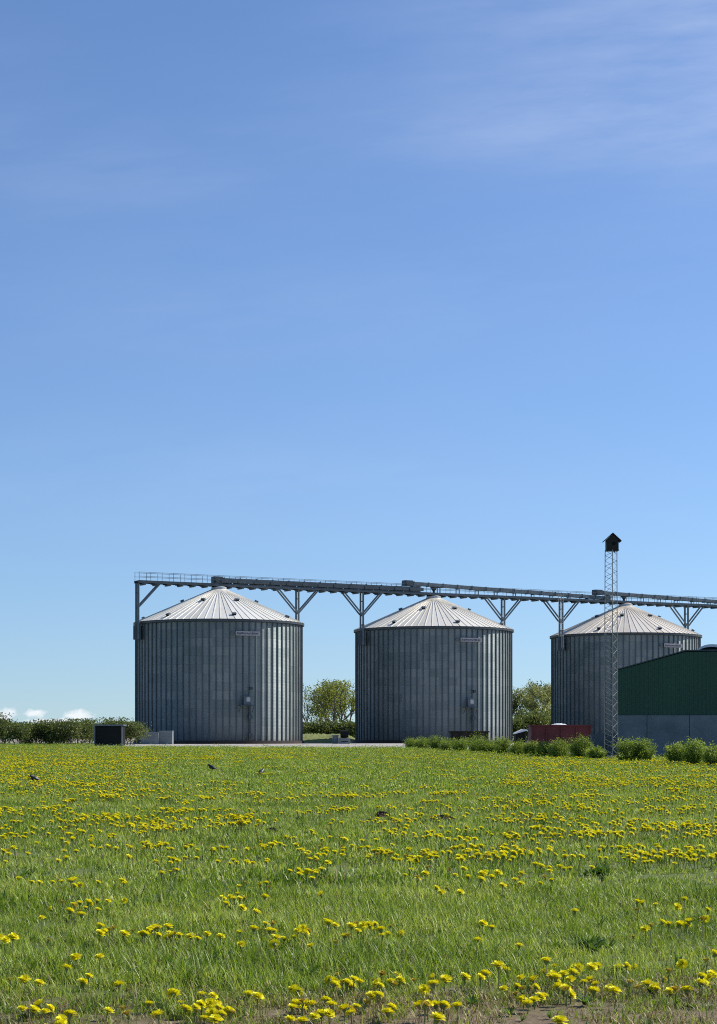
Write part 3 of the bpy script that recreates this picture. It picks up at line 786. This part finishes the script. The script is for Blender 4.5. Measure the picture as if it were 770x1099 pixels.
# hedge of small trees at the far left
hz_ = [(-4, 764, 205), (8, 771, 207), (20, 776, 204), (31, 774, 208), (43, 772, 206), (54, 776, 205), (64, 774, 207), (75, 771, 204), (85, 775, 206), (95, 771, 208), (108, 775, 214), (122, 774, 216), (131, 769, 213), (140, 774, 211), (-16, 770, 206), (-28, 773, 205)]
order = ['tallest', 'second', 'third', 'fourth', 'fifth', 'sixth', 'seventh', 'eighth', 'ninth', 'tenth']
for i, (px, yt, Y) in enumerate(hz_):
    if i < 10: lb = 'small dense hedge tree, ' + ('at the edge of the picture, tallest of the row' if i == 0 else order[i] + ' along the row from the edge of the picture')
    else: lb = {10: 'small hedge tree showing over the roof of the black shed', 11: 'hedge tree behind the black shed near its lit corner', 12: 'taller hedge tree between the black shed and first silo', 13: 'hedge tree touching the shaded wall of the first silo'}.get(i, 'hedge tree continuing the row outside the picture')
    tree('hedge_tree', gx(px, Y), Y, gz(yt, Y), 1.7, 3000, .20, M['hedge_leaf'], 60 + i, lb, 'hedge tree', 'hedge of small trees by the meadow', low=.03, stems=3, depth=4, trunk_r=.05, clump=.95, upright=.35)
# bushes in a row in front of the yard
bs = [(442, 791, 804, 20), (454, 789.5, 805, 22), (468, 790, 806, 20), (481, 789.5, 807.5, 22), (495, 791, 808, 20), (513, 787, 809.5, 32), (528, 793, 809.5, 18), (540, 791, 811, 24), (557, 791.5, 812, 24), (571, 795, 812.5, 18),
      (585, 795, 814, 22), (602, 789, 815, 27), (624, 791, 815.5, 28), (642, 798, 816.5, 20), (675, 791.5, 818.5, 27), (693, 791, 818.5, 25), (728, 794, 821, 29), (748, 793, 822.5, 29), (768, 795, 824, 28), (790, 793, 826, 30)]
bl = ['low round bush at the tip of the row beside the gravel', 'pale green bush second from the tip of the bush row', 'low bush before the shaded wall of the middle silo, third in the row',
      'bush under the near end of the dark rusted trailer', 'low bush in front of the middle of the dark rusted trailer', 'tallest dark bush in front of the middle silo, under the trailer end',
      'small bush between the tall dark bush and the silo edge', 'rounded bush below the sunlit edge of the middle silo', 'bush in front of the white lidded trailer', 'small bush at the end of the red skip',
      'thin reddish tipped bush before the red skip', 'tallest spiky bush before the red skip', 'full bush before the far corner of the red skip', 'small low bush at the foot of the lattice mast',
      'bright leafy bush before the barn wall, next to the mast', 'bright leafy bush before the barn wall, on the open gap side', 'light round bush past the gap, before the barn wall', 'dark centred bush second past the gap before the barn', 'bush cut by the edge of the picture before the barn', 'bush continuing the row outside the picture']
def bush(x, y, h, w, seed, label):
    g = np.random.default_rng(seed); h *= (1.0, .9, 1.1, .86, 1.04)[seed % 5]; o = empty('leafy_bush', (x, y, 0), label=label, cat='bush', group='bushes along the meadow edge')
    b = MB(); tips = []; tone = []
    for s_ in range(26):
        a = g.uniform(0, 2 * math.pi); lean = abs(g.normal()) * .42 + .05
        L_ = h * g.uniform(.5, .98) * (1 - .28 * min(lean, .9))
        d = Vector((math.cos(a) * lean * w / h, math.sin(a) * lean * w / h, 1)); d.normalize()
        base = Vector((math.cos(a), math.sin(a), 0)) * g.uniform(0, .14) * w
        pts = [base + Vector((0, 0, -.03))]; t = g.random()
        for i in range(6):
            d = (d + Vector(g.normal(size=3)) * .10 + Vector((math.cos(a), math.sin(a), 0)) * .05).normalized()
            pts.append(pts[-1] + d * L_ / 6)
        b.tube(pts, [.016 * (1 - .12 * i) for i in range(7)], 4, cap=False)
        for i in range(1, 7):
            for _ in range(2):
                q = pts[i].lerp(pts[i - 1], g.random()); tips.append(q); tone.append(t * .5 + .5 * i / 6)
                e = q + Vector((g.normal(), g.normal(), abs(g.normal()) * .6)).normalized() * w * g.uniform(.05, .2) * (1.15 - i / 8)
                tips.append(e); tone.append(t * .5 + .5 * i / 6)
    b.build('woody_base', M['bark'], o)
    nd = 300                                                   # leafy shoots filling a rounded, lumpy body
    dv = g.normal(size=(nd, 3)); dv /= np.linalg.norm(dv, axis=1)[:, None]; lump = 1 + .22 * np.sin(dv[:, 0] * 5 + seed) * np.cos(dv[:, 1] * 4 + seed * 2) + .12 * g.normal(size=nd)
    rr = g.random(nd) ** .4 * lump
    body = np.stack([dv[:, 0] * rr * w * .40, dv[:, 1] * rr * w * .40, h * .45 + dv[:, 2] * rr * h * .40], 1)
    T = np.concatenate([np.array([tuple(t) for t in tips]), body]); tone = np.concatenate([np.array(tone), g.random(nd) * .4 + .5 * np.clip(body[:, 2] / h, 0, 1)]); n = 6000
    cid = g.integers(0, len(T), n)
    C = T[cid] + g.normal(size=(n, 3)) * .062 * w / 1.1; C[:, 2] = np.maximum(C[:, 2], .03)
    C[:, 2] = np.minimum(C[:, 2], h * 1.05)
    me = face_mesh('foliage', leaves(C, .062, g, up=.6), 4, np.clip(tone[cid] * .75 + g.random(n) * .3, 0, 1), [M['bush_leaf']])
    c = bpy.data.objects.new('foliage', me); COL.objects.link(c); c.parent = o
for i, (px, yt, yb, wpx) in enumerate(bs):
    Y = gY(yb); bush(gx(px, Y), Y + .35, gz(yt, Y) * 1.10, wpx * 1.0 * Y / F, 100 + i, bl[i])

# far treeline on the horizon
g = np.random.default_rng(9); n = 16000
Xc = g.uniform(-420, 420, n); base_h = 5 + 3 * np.sin(Xc * .05) + 2 * np.sin(Xc * .17 + 1)
C = np.stack([Xc, 1150 + g.normal(size=n) * 12, g.random(n) ** .8 * np.maximum(base_h, 2.2)], 1)
me = face_mesh('far_treeline', leaves(C, 2.6, g), 4, g.random(n), [M['far_leaf']])
o = bpy.data.objects.new('far_treeline', me); COL.objects.link(o)
tag(o, 'distant low line of trees along the horizon', 'trees', kind='stuff')

# ------------------------------------------------------------------ birds and molehills in the meadow
def bird(px, py, face, label, k=1.0):
    Y = gY(py); o = empty('black_bird', (gx(px, Y), Y, 0), rz=face, label=label, cat='bird', group='black birds in the meadow')
    b = MB()
    pts = [(-.20, 0, .105), (-.13, 0, .125), (-.06, 0, .150), (.0, 0, .168), (.055, 0, .19), (.085, 0, .225), (.105, 0, .25), (.13, 0, .252), (.147, 0, .246), (.18, 0, .238)]
    rad = [.012, .024, .052, .062, .056, .036, .036, .032, .012, .003]
    rad = [r * 1.25 for r in rad]
    b.tube([Vector(p) * k for p in pts], [r * k for r in rad], 12)
    b.build('body', M['feather'], o, smooth=True)
    for s_ in (-1, 1):
        b = MB(); b.tube([Vector((.0, s_ * .022, .12)) * k, Vector((-.012, s_ * .024, .06)) * k, Vector((0, s_ * .024, .004)) * k], .005 * k, 6)
        for a in (-.5, 0, .5): b.tube([Vector((0, s_ * .024, .004)) * k, Vector((.035 * math.cos(a), s_ * .024 + .035 * math.sin(a), .003)) * k], .004 * k, 5)
        b.build('leg', M['beak'], o)
        b = MB()
        b.tube([Vector((.06, s_ * .05, .185)) * k, Vector((-.02, s_ * .062, .165)) * k, Vector((-.17, s_ * .02, .118)) * k], [.012 * k, .022 * k, .004 * k], 8); b.build('wing', M['feather'], o, smooth=True)
        b = MB(); b.tube([Vector((.105, s_ * .028, .252)) * k, Vector((.12, s_ * .034, .25)) * k], .013 * k, 8); b.build('cheek_patch', M['feather_pale'], o)
bird(37.5, 842, R(205), 'black bird nearest the edge, among the thick yellow dandelions', .85)
bird(227.5, 828.5, R(170), 'black bird crouching low on open grass, farthest from the camera', .9)
bird(280.5, 834, R(60), 'upright black bird in front of the first silo', .85)

def molehill(px, py, w, h, seed, label):
    Y = gY(py); g = np.random.default_rng(seed); n = 15; b = MB(); vs = []
    for j in range(n + 1):
        for i in range(n + 1):
            a, c = i / n * 2 - 1, j / n * 2 - 1; r = math.hypot(a, c)
            z = h * max(0, 1 - r ** 1.6) * (1 + .16 * g.normal()) - .01
            vs.append((a * w / 2 + g.normal() * .012, c * w * .45 + g.normal() * .012, max(z, -.02)))
    b._add(vs, [(j * (n + 1) + i, j * (n + 1) + i + 1, (j + 1) * (n + 1) + i + 1, (j + 1) * (n + 1) + i) for j in range(n) for i in range(n)])
    for _ in range(60):
        t, r = g.uniform(0, 6.28), abs(g.normal()) * .22
        c = Vector((math.cos(t) * r * w, math.sin(t) * r * w, h * max(0, 1 - (2 * r) ** 1.6) + .005)); s_ = g.uniform(.008, .028)
        b.box(c, (s_, s_ * .8, s_ * .7), rz=t)
    o = b.build('molehill', M['soil'], loc=(gx(px, Y), Y, 0)); tag(o, label, 'molehill', 'molehills in the meadow')
MOLE = [(410, 877, .36, .075), (476, 881, .46, .075), (333, 873.5, .36, .05), (293, 893, .22, .045), (330, 897, .26, .035), (213, 881, .16, .04)]
ml = ['reddish brown molehill in the middle of the meadow, left of a darker one', 'dark wide molehill in the middle of the meadow, widest and blackest', 'flat molehill beyond the others, straight below the gap between two silos', 'small flat molehill below the first silo, closest to the camera but one', 'flattest molehill, closest of all to the camera', 'smallest brownish molehill among dandelions below the first silo']
ml[0] = 'reddish brown peaked molehill beside the widest dark one in the meadow'
ml[3] = 'small flat molehill between the two flattest ones and the first silo'
for i, (px, py, w, h) in enumerate(MOLE): molehill(px, py, w, h, 200 + i, ml[i])

# ------------------------------------------------------------------ grass (stuff, instanced tufts)
def ribbon(base, az, length, width, bend, g, nseg, lean=0.0):
    """one blade: quads narrowing to a tip, returns list of quads"""
    dx, dy = math.cos(az), math.sin(az); px, py = -dy, dx; q = []
    prev = None; ang = g.uniform(.02, .55) + lean; p = np.array(base, float)
    tw = g.uniform(-.6, .6)
    for i in range(nseg + 1):
        w = width * (1 - (i / nseg) ** 1.6) * .5 + .0004
        cx_, cy_ = px * math.cos(tw * i / nseg) + dx * math.sin(tw * i / nseg), py * math.cos(tw * i / nseg) + dy * math.sin(tw * i / nseg)
        a, b = p + np.array((cx_ * w, cy_ * w, 0)), p - np.array((cx_ * w, cy_ * w, 0))
        if prev is not None: q.append((prev[0], prev[1], b, a))
        prev = (a, b)
        st = length / nseg; p = p + np.array((dx * math.sin(ang) * st, dy * math.sin(ang) * st, math.cos(ang) * st)); ang += bend / nseg
    return q
src = bpy.data.collections.new('tuft_sources')
def tuft(name, nb, rad, hmin, hmax, width, nseg, seed, dry=.0, material=None, bendk=1.0):
    g = np.random.default_rng(seed); V, T, MI = [], [], []
    for _ in range(nb):
        r, t = rad * math.sqrt(g.random()), g.uniform(0, 6.28)
        isdry = g.random() < dry
        L_ = g.uniform(hmin, hmax)
        q = ribbon((r * math.cos(t), r * math.sin(t), -.005), g.uniform(0, 6.28), L_, width * g.uniform(.7, 1.35), abs(g.normal()) * 1.0 * bendk + .15, g, nseg)
        ti = g.random()
        for f in q: V += list(f); T.append(ti); MI.append(1 if isdry else 0)
    me = face_mesh(name, np.array(V), 4, T, [material or M['grass'], M['dry']], MI)
    o = bpy.data.objects.new(name, me); src.objects.link(o); return o
def rosette(name, seed, L0=.10):
    g = np.random.default_rng(seed); V, T = [], []
    for i in range(13):
        az = i * 2.4 + g.normal() * .2; L_ = L0 * g.uniform(.7, 1.2)
        for f in ribbon((0, 0, .01), az, L_, .022, .55 + g.normal() * .2, g, 5, .45): V += list(f); T.append(g.random() * .3 + i / 13 * .6)
    me = face_mesh(name, np.array(V), 4, T, [M['weed']]); o = bpy.data.objects.new(name, me); src.objects.link(o)
NA, NM_, NF, NV = 10, 6, 5, 5
for i in range(NA): tuft('a_near_%02d' % i, 44, .11, .03, .105 if i % 3 else .15, .0055, 4, 300 + i, .07, None, 1.35)
for i in range(NM_): tuft('b_mid_%02d' % i, 56, .26, .035, .105, .010, 3, 320 + i, .06, None, 1.3)
for i in range(NF): tuft('c_far_%02d' % i, 70, .55, .03, .085, .022, 2, 340 + i, .05)
for i in range(NV): tuft('d_veryfar_%02d' % i, 80, 1.2, .03, .075, .045, 1, 360 + i, .04)
for i in range(3): rosette('e_weed_%02d' % i, 380 + i)
for i in range(4): tuft('f_dry_%02d' % i, 40, .12, .015, .065, .005, 3, 390 + i, .62, None, 1.8)
I0 = dict(a=0, b=NA, c=NA + NM_, d=NA + NM_ + NF, e=NA + NM_ + NF + NV, f=NA + NM_ + NF + NV + 3)

def halfw(Y): return .235 * Y + 2.5
def scatter(Y0, Y1, dens, g):
    n = int(dens * (halfw(Y0) + halfw(Y1)) * (Y1 - Y0))
    Y = g.uniform(Y0, Y1, n); hw = (halfw(Y0) + halfw(Y1)) / 2
    a, c = halfw(Y0), halfw(Y1)
    u = g.random(n); Yw = Y0 + (Y1 - Y0) * ((np.sqrt(a * a + u * (c * c - a * a)) - a) / (c - a))
    X = g.uniform(-1, 1, n) * halfw(Yw)
    return X, Yw
def vnoise(X, Y, s, seed):
    """smooth value noise on the ground, 0..1"""
    g = np.random.default_rng(seed); tab = g.random((256, 256))
    x, y = np.asarray(X) / s, np.asarray(Y) / s; xi, yi = np.floor(x).astype(int), np.floor(y).astype(int); fx, fy = x - xi, y - yi
    fx, fy = fx * fx * (3 - 2 * fx), fy * fy * (3 - 2 * fy)
    t = lambda a, b: tab[a % 256, b % 256]
    return (t(xi, yi) * (1 - fx) + t(xi + 1, yi) * fx) * (1 - fy) + (t(xi, yi + 1) * (1 - fx) + t(xi + 1, yi + 1) * fx) * fy
def wear(X, Y):
    """0 in full turf .. 1 on the bare strip in front"""
    e = Y - .20 * X + .9 * (vnoise(X, Y, .45, 5) - .5) + .6 * (vnoise(X, Y, .15, 6) - .5)
    return np.clip((9.35 - e) / 1.25, 0, 1)

g = np.random.default_rng(17); PX, PY, PI_, PS = [], [], [], []
def put(X, Y, idx, sc_):
    PX.append(X); PY.append(Y); PI_.append(idx); PS.append(sc_)
OUT = list(EDGE)
FIELD_OUT = [(-27.5, 181)] + EDGE[1:] + [(200, 104), (200, 400), (-27.5, 400)]
def filt(X, Y, FRONT=False):
    ok = ~inside(FIELD_OUT, X, Y)
    for px, py, w, h in MOLE:
        my = gY(py); ok &= (np.hypot(X - gx(px, my), Y - my) > w * .45) & ~((np.abs(X - gx(px, my)) < w * .5) & (Y < my) & (Y > my - 1.1) & FRONT)
    return ok
X, Y = scatter(5.5, 15, 110, g); wv = wear(X, Y); keep = g.random(len(X)) > wv * .96
X, Y, wv = X[keep], Y[keep], wv[keep]
hn = .64 + .52 * vnoise(X, Y, .7, 8) * vnoise(X, Y, 2.3, 9) * 1.6
put(X, Y, I0['a'] + g.integers(0, NA, len(X)), hn * g.uniform(.75, 1.2, len(X)) * (1 - .6 * wv))
X, Y = scatter(5.5, 10.8, 260, g); wv = wear(X, Y); keep = g.random(len(X)) < np.clip(wv * 2.0, 0.03, .9) * np.clip(2.2 * vnoise(X, Y, .35, 15) - .25, .06, 1) * np.where(Y - .2 * X + .5 * (vnoise(X, Y, .3, 16) - .5) < 8.35, .3, 1.0)
X, Y = X[keep], Y[keep]; put(X, Y, I0['f'] + g.integers(0, 4, len(X)), g.uniform(.5, 1.2, len(X)))
X, Y = scatter(13, 42, 20, g); hn = .68 + .9 * vnoise(X, Y, 1.1, 8) * vnoise(X, Y, 3.3, 9)
ok = filt(X, Y); put(X[ok], Y[ok], (I0['b'] + g.integers(0, NM_, len(X)))[ok], (hn * g.uniform(.8, 1.2, len(X)))[ok])
X, Y = scatter(38, 100, 4.6, g); ok = filt(X, Y); put(X[ok], Y[ok], (I0['c'] + g.integers(0, NF, len(X)))[ok], g.uniform(.8, 1.25, len(X))[ok])
X, Y = scatter(92, 215, 1.05, g); ok = filt(X, Y); put(X[ok], Y[ok], (I0['d'] + g.integers(0, NV, len(X)))[ok], g.uniform(.8, 1.2, len(X))[ok])
X, Y = scatter(5.5, 30, 3.0, g); keep = vnoise(X, Y, 1.6, 12) > .45; X, Y = X[keep], Y[keep]
put(X, Y, I0['e'] + g.integers(0, 3, len(X)), g.uniform(.5, 1.0, len(X)))
X, Y = scatter(5.5, 11, 16, g); wv = wear(X, Y); keep = g.random(len(X)) < wv * .8; X, Y = X[keep], Y[keep]
put(X, Y, I0['e'] + g.integers(0, 3, len(X)), g.uniform(.3, .55, len(X)))
# a few lush dark weed clumps seen in the near meadow
for px, py in ((630, 1022), (215, 1045), (165, 975), (640, 940)):
    Yc = gY(py); Xc = gx(px, Yc); n = 16
    put(Xc + g.normal(size=n) * .09, Yc + g.normal(size=n) * .09, I0['e'] + g.integers(0, 3, n), g.uniform(.7, 1.2, n))

def instancer(name, X, Y, Z, idx, scl, coll, g, tilt=.12):
    n = len(X); me = bpy.data.meshes.new(name)
    me.vertices.add(n); me.vertices.foreach_set('co', np.stack([X, Y, Z], 1).astype(np.float32).ravel())
    a = me.attributes.new('rot', 'FLOAT_VECTOR', 'POINT'); a.data.foreach_set('vector', np.stack([g.normal(size=n) * tilt, g.normal(size=n) * tilt, g.uniform(0, 6.283, n)], 1).astype(np.float32).ravel())
    a = me.attributes.new('scl', 'FLOAT', 'POINT'); a.data.foreach_set('value', np.asarray(scl, np.float32))
    a = me.attributes.new('idx', 'INT', 'POINT'); a.data.foreach_set('value', np.asarray(idx, np.int32))
    o = bpy.data.objects.new(name, me); COL.objects.link(o)
    ng = bpy.data.node_groups.new(name + '_nodes', 'GeometryNodeTree')
    ng.interface.new_socket('Geometry', in_out='INPUT', socket_type='NodeSocketGeometry'); ng.interface.new_socket('Geometry', in_out='OUTPUT', socket_type='NodeSocketGeometry')
    N = ng.nodes; gi, go = N.new('NodeGroupInput'), N.new('NodeGroupOutput')
    ci = N.new('GeometryNodeCollectionInfo'); ci.inputs['Collection'].default_value = coll; ci.inputs['Separate Children'].default_value = True; ci.inputs['Reset Children'].default_value = True
    ip = N.new('GeometryNodeInstanceOnPoints'); ip.inputs['Pick Instance'].default_value = True
    def na(nm, ty):
        q = N.new('GeometryNodeInputNamedAttribute'); q.data_type = ty; q.inputs['Name'].default_value = nm; return q.outputs['Attribute']
    er = N.new('FunctionNodeEulerToRotation')
    lk = ng.links.new
    lk(gi.outputs[0], ip.inputs['Points']); lk(ci.outputs[0], ip.inputs['Instance']); lk(na('idx', 'INT'), ip.inputs['Instance Index'])
    lk(na('rot', 'FLOAT_VECTOR'), er.inputs[0]); lk(er.outputs[0], ip.inputs['Rotation']); lk(na('scl', 'FLOAT'), ip.inputs['Scale'])
    lk(ip.outputs[0], go.inputs[0])
    md = o.modifiers.new('instances', 'NODES'); md.node_group = ng
    return o
X, Y = np.concatenate(PX), np.concatenate(PY)
tag(instancer('grass', X, Y, np.zeros(len(X)), np.concatenate(PI_), np.concatenate(PS), src, g), 'green meadow grass with dandelion leaves in front of the silos', 'grass', kind='stuff')

# ------------------------------------------------------------------ dandelions
def flower_head(g, lod, old=False, rad=.026):
    """petal quads round a domed head; returns verts, tints, material index (0 petals, 1 green cup)"""
    V, T, I = [], [], []
    rings = ((1.0, 22, .10), (.92, 22, .42), (.80, 18, .72), (.66, 12, 1.05), (.5, 6, 1.4)) if lod == 0 else ((1.0, 9, 0.12), (.85, 7, .6), (.6, 4, 1.2)) 
    for rr, n, el in rings:
        for k in range(n):
            a = 2 * math.pi * (k + g.random() * .7) / n; e = el + g.normal() * .10 + (.75 if old else 0)
            L_ = rad * rr * g.uniform(.86, 1.1) * (.75 if old else 1); w = rad * (.17 if lod == 0 else .42)
            d = np.array((math.cos(a) * math.cos(e), math.sin(a) * math.cos(e), math.sin(e))); p = np.array((-math.sin(a), math.cos(a), 0)) * w
            o = np.array((0, 0, .003))
            V += [o - p * .5, o + d * L_ - p, o + d * L_ * 1.04 + p, o + p * .5]; T.append(g.random()); I.append(0)
    n = 8
    for k in range(n):
        a, b_ = 2 * math.pi * k / n, 2 * math.pi * (k + 1) / n; r = rad * .42; r0 = rad * .16
        V += [np.array((math.cos(a) * r0, math.sin(a) * r0, -.012)), np.array((math.cos(b_) * r0, math.sin(b_) * r0, -.012)), np.array((math.cos(b_) * r, math.sin(b_) * r, .004)), np.array((math.cos(a) * r, math.sin(a) * r, .004))]
        T.append(g.random()); I.append(1)
    return V, T, I
g = np.random.default_rng(31)
HEADS, OLDS, STALKS = [], [], []
for i in range(6):
    V, T, I = flower_head(g, 0); HEADS.append(face_mesh('flower_head', np.array(V), 4, T, [M['petal'], M['stalk']], I))
for i in range(3):
    V, T, I = flower_head(g, 0, True); OLDS.append(face_mesh('flower_head', np.array(V), 4, T, [M['petal_old'], M['stalk']], I))
SH = [.076, .098, .122, .038]
for hgt in SH:
    b = MB(); b.tube([(0, 0, 0), (.004, .002, hgt * .5), (0, 0, hgt - .006)], [.0032, .0028, .0026], 5, cap=False)
    me = bpy.data.meshes.new('stalk'); me.from_pydata(b.v, [], b.f); me.materials.append(M['stalk']); a = me.attributes.new('tint', 'FLOAT', 'FACE')
    a.data.foreach_set('value', [g.random()] * len(b.f)); STALKS.append(me)

# positions read from the near meadow: (x, y) of flower heads
Lp = '45,31 85,36 138,40 155,38 172,42 205,40 262,42 345,14 375,17 365,12 110,93 135,82 150,98 160,88 170,100 190,80 183,90 208,76 90,112 10,158 28,154 103,162 143,220 163,198 178,252 190,237 22,248 320,298 372,276 340,322 398,310 420,305 418,318 455,318 470,305 458,280 465,297 433,278 475,320 48,308 72,312 150,320 130,335 233,313 265,310 275,322 283,143 305,146 320,138 333,133 358,153 375,147 385,150 340,150 362,131 410,152 425,157 445,147 225,143 235,140 215,130 268,75 260,40 478,70 495,66 515,70 520,90 485,82 510,60 560,40 580,48 575,38 530,45 550,100 515,143 545,136 560,140 570,125 585,125 595,155 610,158 590,168 650,135 655,145 640,140 668,172 700,120 720,128 755,130 765,125 740,152 690,62 660,20 630,12 640,25 650,8 700,2 630,265 640,270 712,250 725,255 745,252 760,245 700,290 712,300 628,305 650,295 670,298 690,320 675,325 750,310 740,308 623,330 650,335 533,278'
Rp = '100,12 120,15 145,18 160,15 120,35 193,50 178,57 205,12 220,15 240,30 265,20 265,32 280,35 290,25 310,42 340,28 350,32 360,15 380,12 405,5 412,10 440,12 425,32 500,8 465,98 10,128 28,130 35,125 48,138 62,148 255,160 345,172 267,124 600,98 628,130 652,122 690,125 705,128 710,120 745,115 750,95 685,88 700,72 610,80 590,155 765,190 695,212 748,208 760,235 755,240 740,250 733,252 300,215 228,240 262,240 315,225 375,245 403,205 400,228 415,238 425,248 460,232 455,245 470,220 485,250 498,245 510,255 540,265 550,270 505,270 440,270 445,265 430,262 455,278 355,268 365,265 380,262 340,278 363,298 390,282 398,280 350,287 312,265 2,250 33,250 30,280 45,282 15,298 70,250 82,235 70,305 120,250 140,267 160,240 160,255 165,252 130,300 150,297 165,300 557,220 575,215 595,220 570,222 620,255 635,262 640,265 670,272 680,270 705,268 655,245'
pts = [(float(a.split(',')[0]) / 2, 930 + float(a.split(',')[1]) / 2) for a in Lp.split()] + [(385 + float(a.split(',')[0]) / 2, 930 + float(a.split(',')[1]) / 2) for a in Rp.split()]
FX, FY, FH, FO = [], [], [], []
for px, py in pts:
    hi = int(g.integers(0, 3)) if py < 1040 else (3 if g.random() < .75 else 0); zt = SH[hi]
    Yp = (H - zt) * F / (py - HOR)
    FX.append(gx(px, Yp)); FY.append(Yp); FH.append(hi); FO.append(g.random() < .12)
# companions that make the flower heads stand in small clumps
for i in range(len(FX)):
    for _ in range(int(g.integers(0, 3))):
        if g.random() < .62:
            FX.append(FX[i] + g.normal() * .085); FY.append(FY[i] + g.normal() * .09); FH.append(FH[i] if g.random() < .7 else 0); FO.append(g.random() < .2)
# the rest of the meadow: clumps, thicker along the far edge and to the left
def wgt(px, py):
    w = .7
    if py < 818: w *= (5.6 if px < 340 else 1.8)
    elif py < 862 and px < 170: w *= 3.6
    elif py < 850 and px > 545: w *= 3.2
    elif py < 856 and 190 < px < 560: w *= .55
    if 868 < py < 905 and 200 < px < 560: w *= .6
    if 812 < py < 826 and 230 < px < 420: w *= .45
    if py > 850: w *= .62
    if py > 905: w *= .6
    return w
EX, EY = [], []
for _ in range(9000):
    py = 801.5 + 146 * g.random() ** 1.35; px = g.uniform(-130, 900)
    if g.random() > wgt(px, py) / 4.2: continue
    Yc = gY(py); Xc = gx(px, Yc)
    m_ = int(2 + g.exponential(6)) if py > 850 else int(g.integers(5, 22)) if py < 825 else int(g.integers(3, 14))
    sx_, sy_ = g.uniform(.06, .36), g.uniform(.05, .24)
    if py < 830: sx_ *= 3.0; sy_ *= 2.5
    EX += list(Xc + g.normal(size=m_) * sx_); EY += list(Yc + g.normal(size=m_) * sy_)
# near ground outside the photo's frame and a few stragglers
for _ in range(60):
    Yc = g.uniform(6, 16); Xc = g.uniform(-1, 1) * halfw(Yc)
    if abs(Xc) < .2 * Yc and Yc > 7.8: continue
    m_ = int(g.integers(1, 7)); EX += list(Xc + g.normal(size=m_) * .3); EY += list(Yc + g.normal(size=m_) * .25)
EX, EY = np.array(EX), np.array(EY)
infr = (np.abs(EX) < .1925 * EY) & (EY > 8.0) & (EY < 16.6)
ok = filt(EX, EY, True) & ~infr & (EY > 6) & (EY < 185); EX, EY = EX[ok], EY[ok]
order_ = np.argsort(FY)                                         # only the 300 nearest are separate objects
EX = np.concatenate([EX, [FX[i] for i in order_[300:]]]); EY = np.concatenate([EY, [FY[i] for i in order_[300:]]])
FX, FY, FH, FO = ([L_[i] for i in order_[:300]] for L_ in (FX, FY, FH, FO))
vis = np.abs(EX) < .19 * EY
cand = np.where(vis & (EY > 8.05))[0]; near = cand[np.argsort(EY[cand])][:max(0, 300 - len(FX))]
for i in near: FX.append(EX[i]); FY.append(EY[i]); FH.append(int(g.integers(0, 3))); FO.append(g.random() < .2)
mask = np.ones(len(EX), bool); mask[near] = False; EX, EY = EX[mask], EY[mask]
LO = 'fully open yellow dandelion standing in the near half of the meadow'
LC = 'half closed faded yellow dandelion in the near half of the meadow'
for i in range(len(FX)):
    hi = FH[i]; o = empty('dandelion', (FX[i], FY[i], 0), rz=g.uniform(0, 6.28), label=LC if FO[i] else LO, cat='dandelion', group='closing dandelions in the meadow' if FO[i] else 'open dandelions in the meadow')
    s_ = g.uniform(.85, 1.32)
    st = bpy.data.objects.new('stalk', STALKS[hi]); COL.objects.link(st); st.parent = o
    hd = bpy.data.objects.new('flower_head', (OLDS[i % 3] if FO[i] else HEADS[i % 6])); COL.objects.link(hd); hd.parent = o
    hd.location = (0, 0, SH[hi]); hd.scale = (s_, s_, s_); hd.rotation_euler = (g.normal() * .35, g.normal() * .35, 0)
fsrc = bpy.data.collections.new('far_flower_sources')
for i in range(6):
    V, T, I = flower_head(g, 0, i == 5, .027)
    V = [v + np.array((0, 0, .10)) for v in V]
    for k in range(3):
        a, c = 2 * math.pi * k / 3, 2 * math.pi * (k + 1) / 3
        V += [np.array((math.cos(a) * .003, math.sin(a) * .003, 0)), np.array((math.cos(c) * .003, math.sin(c) * .003, 0)), np.array((math.cos(c) * .003, math.sin(c) * .003, .09)), np.array((math.cos(a) * .003, math.sin(a) * .003, .09))]; T.append(.5); I.append(1)
    o = bpy.data.objects.new('far_flower_%d' % i, face_mesh('far_flower', np.array(V), 4, T, [M['petal_old'] if i == 5 else M['petal'], M['stalk']], I)); fsrc.objects.link(o)
far = instancer('dandelion_carpet', EX, EY, np.zeros(len(EX)), g.integers(0, 6, len(EX)), g.uniform(.9, 1.4, len(EX)) * np.where(EY > 60, 1.15, 1.0), fsrc, g, .18)
tag(far, 'mass of small yellow dandelions covering the meadow out to the gravel', 'dandelions', kind='stuff')
print('counts', len(X), len(FX), len(EX))
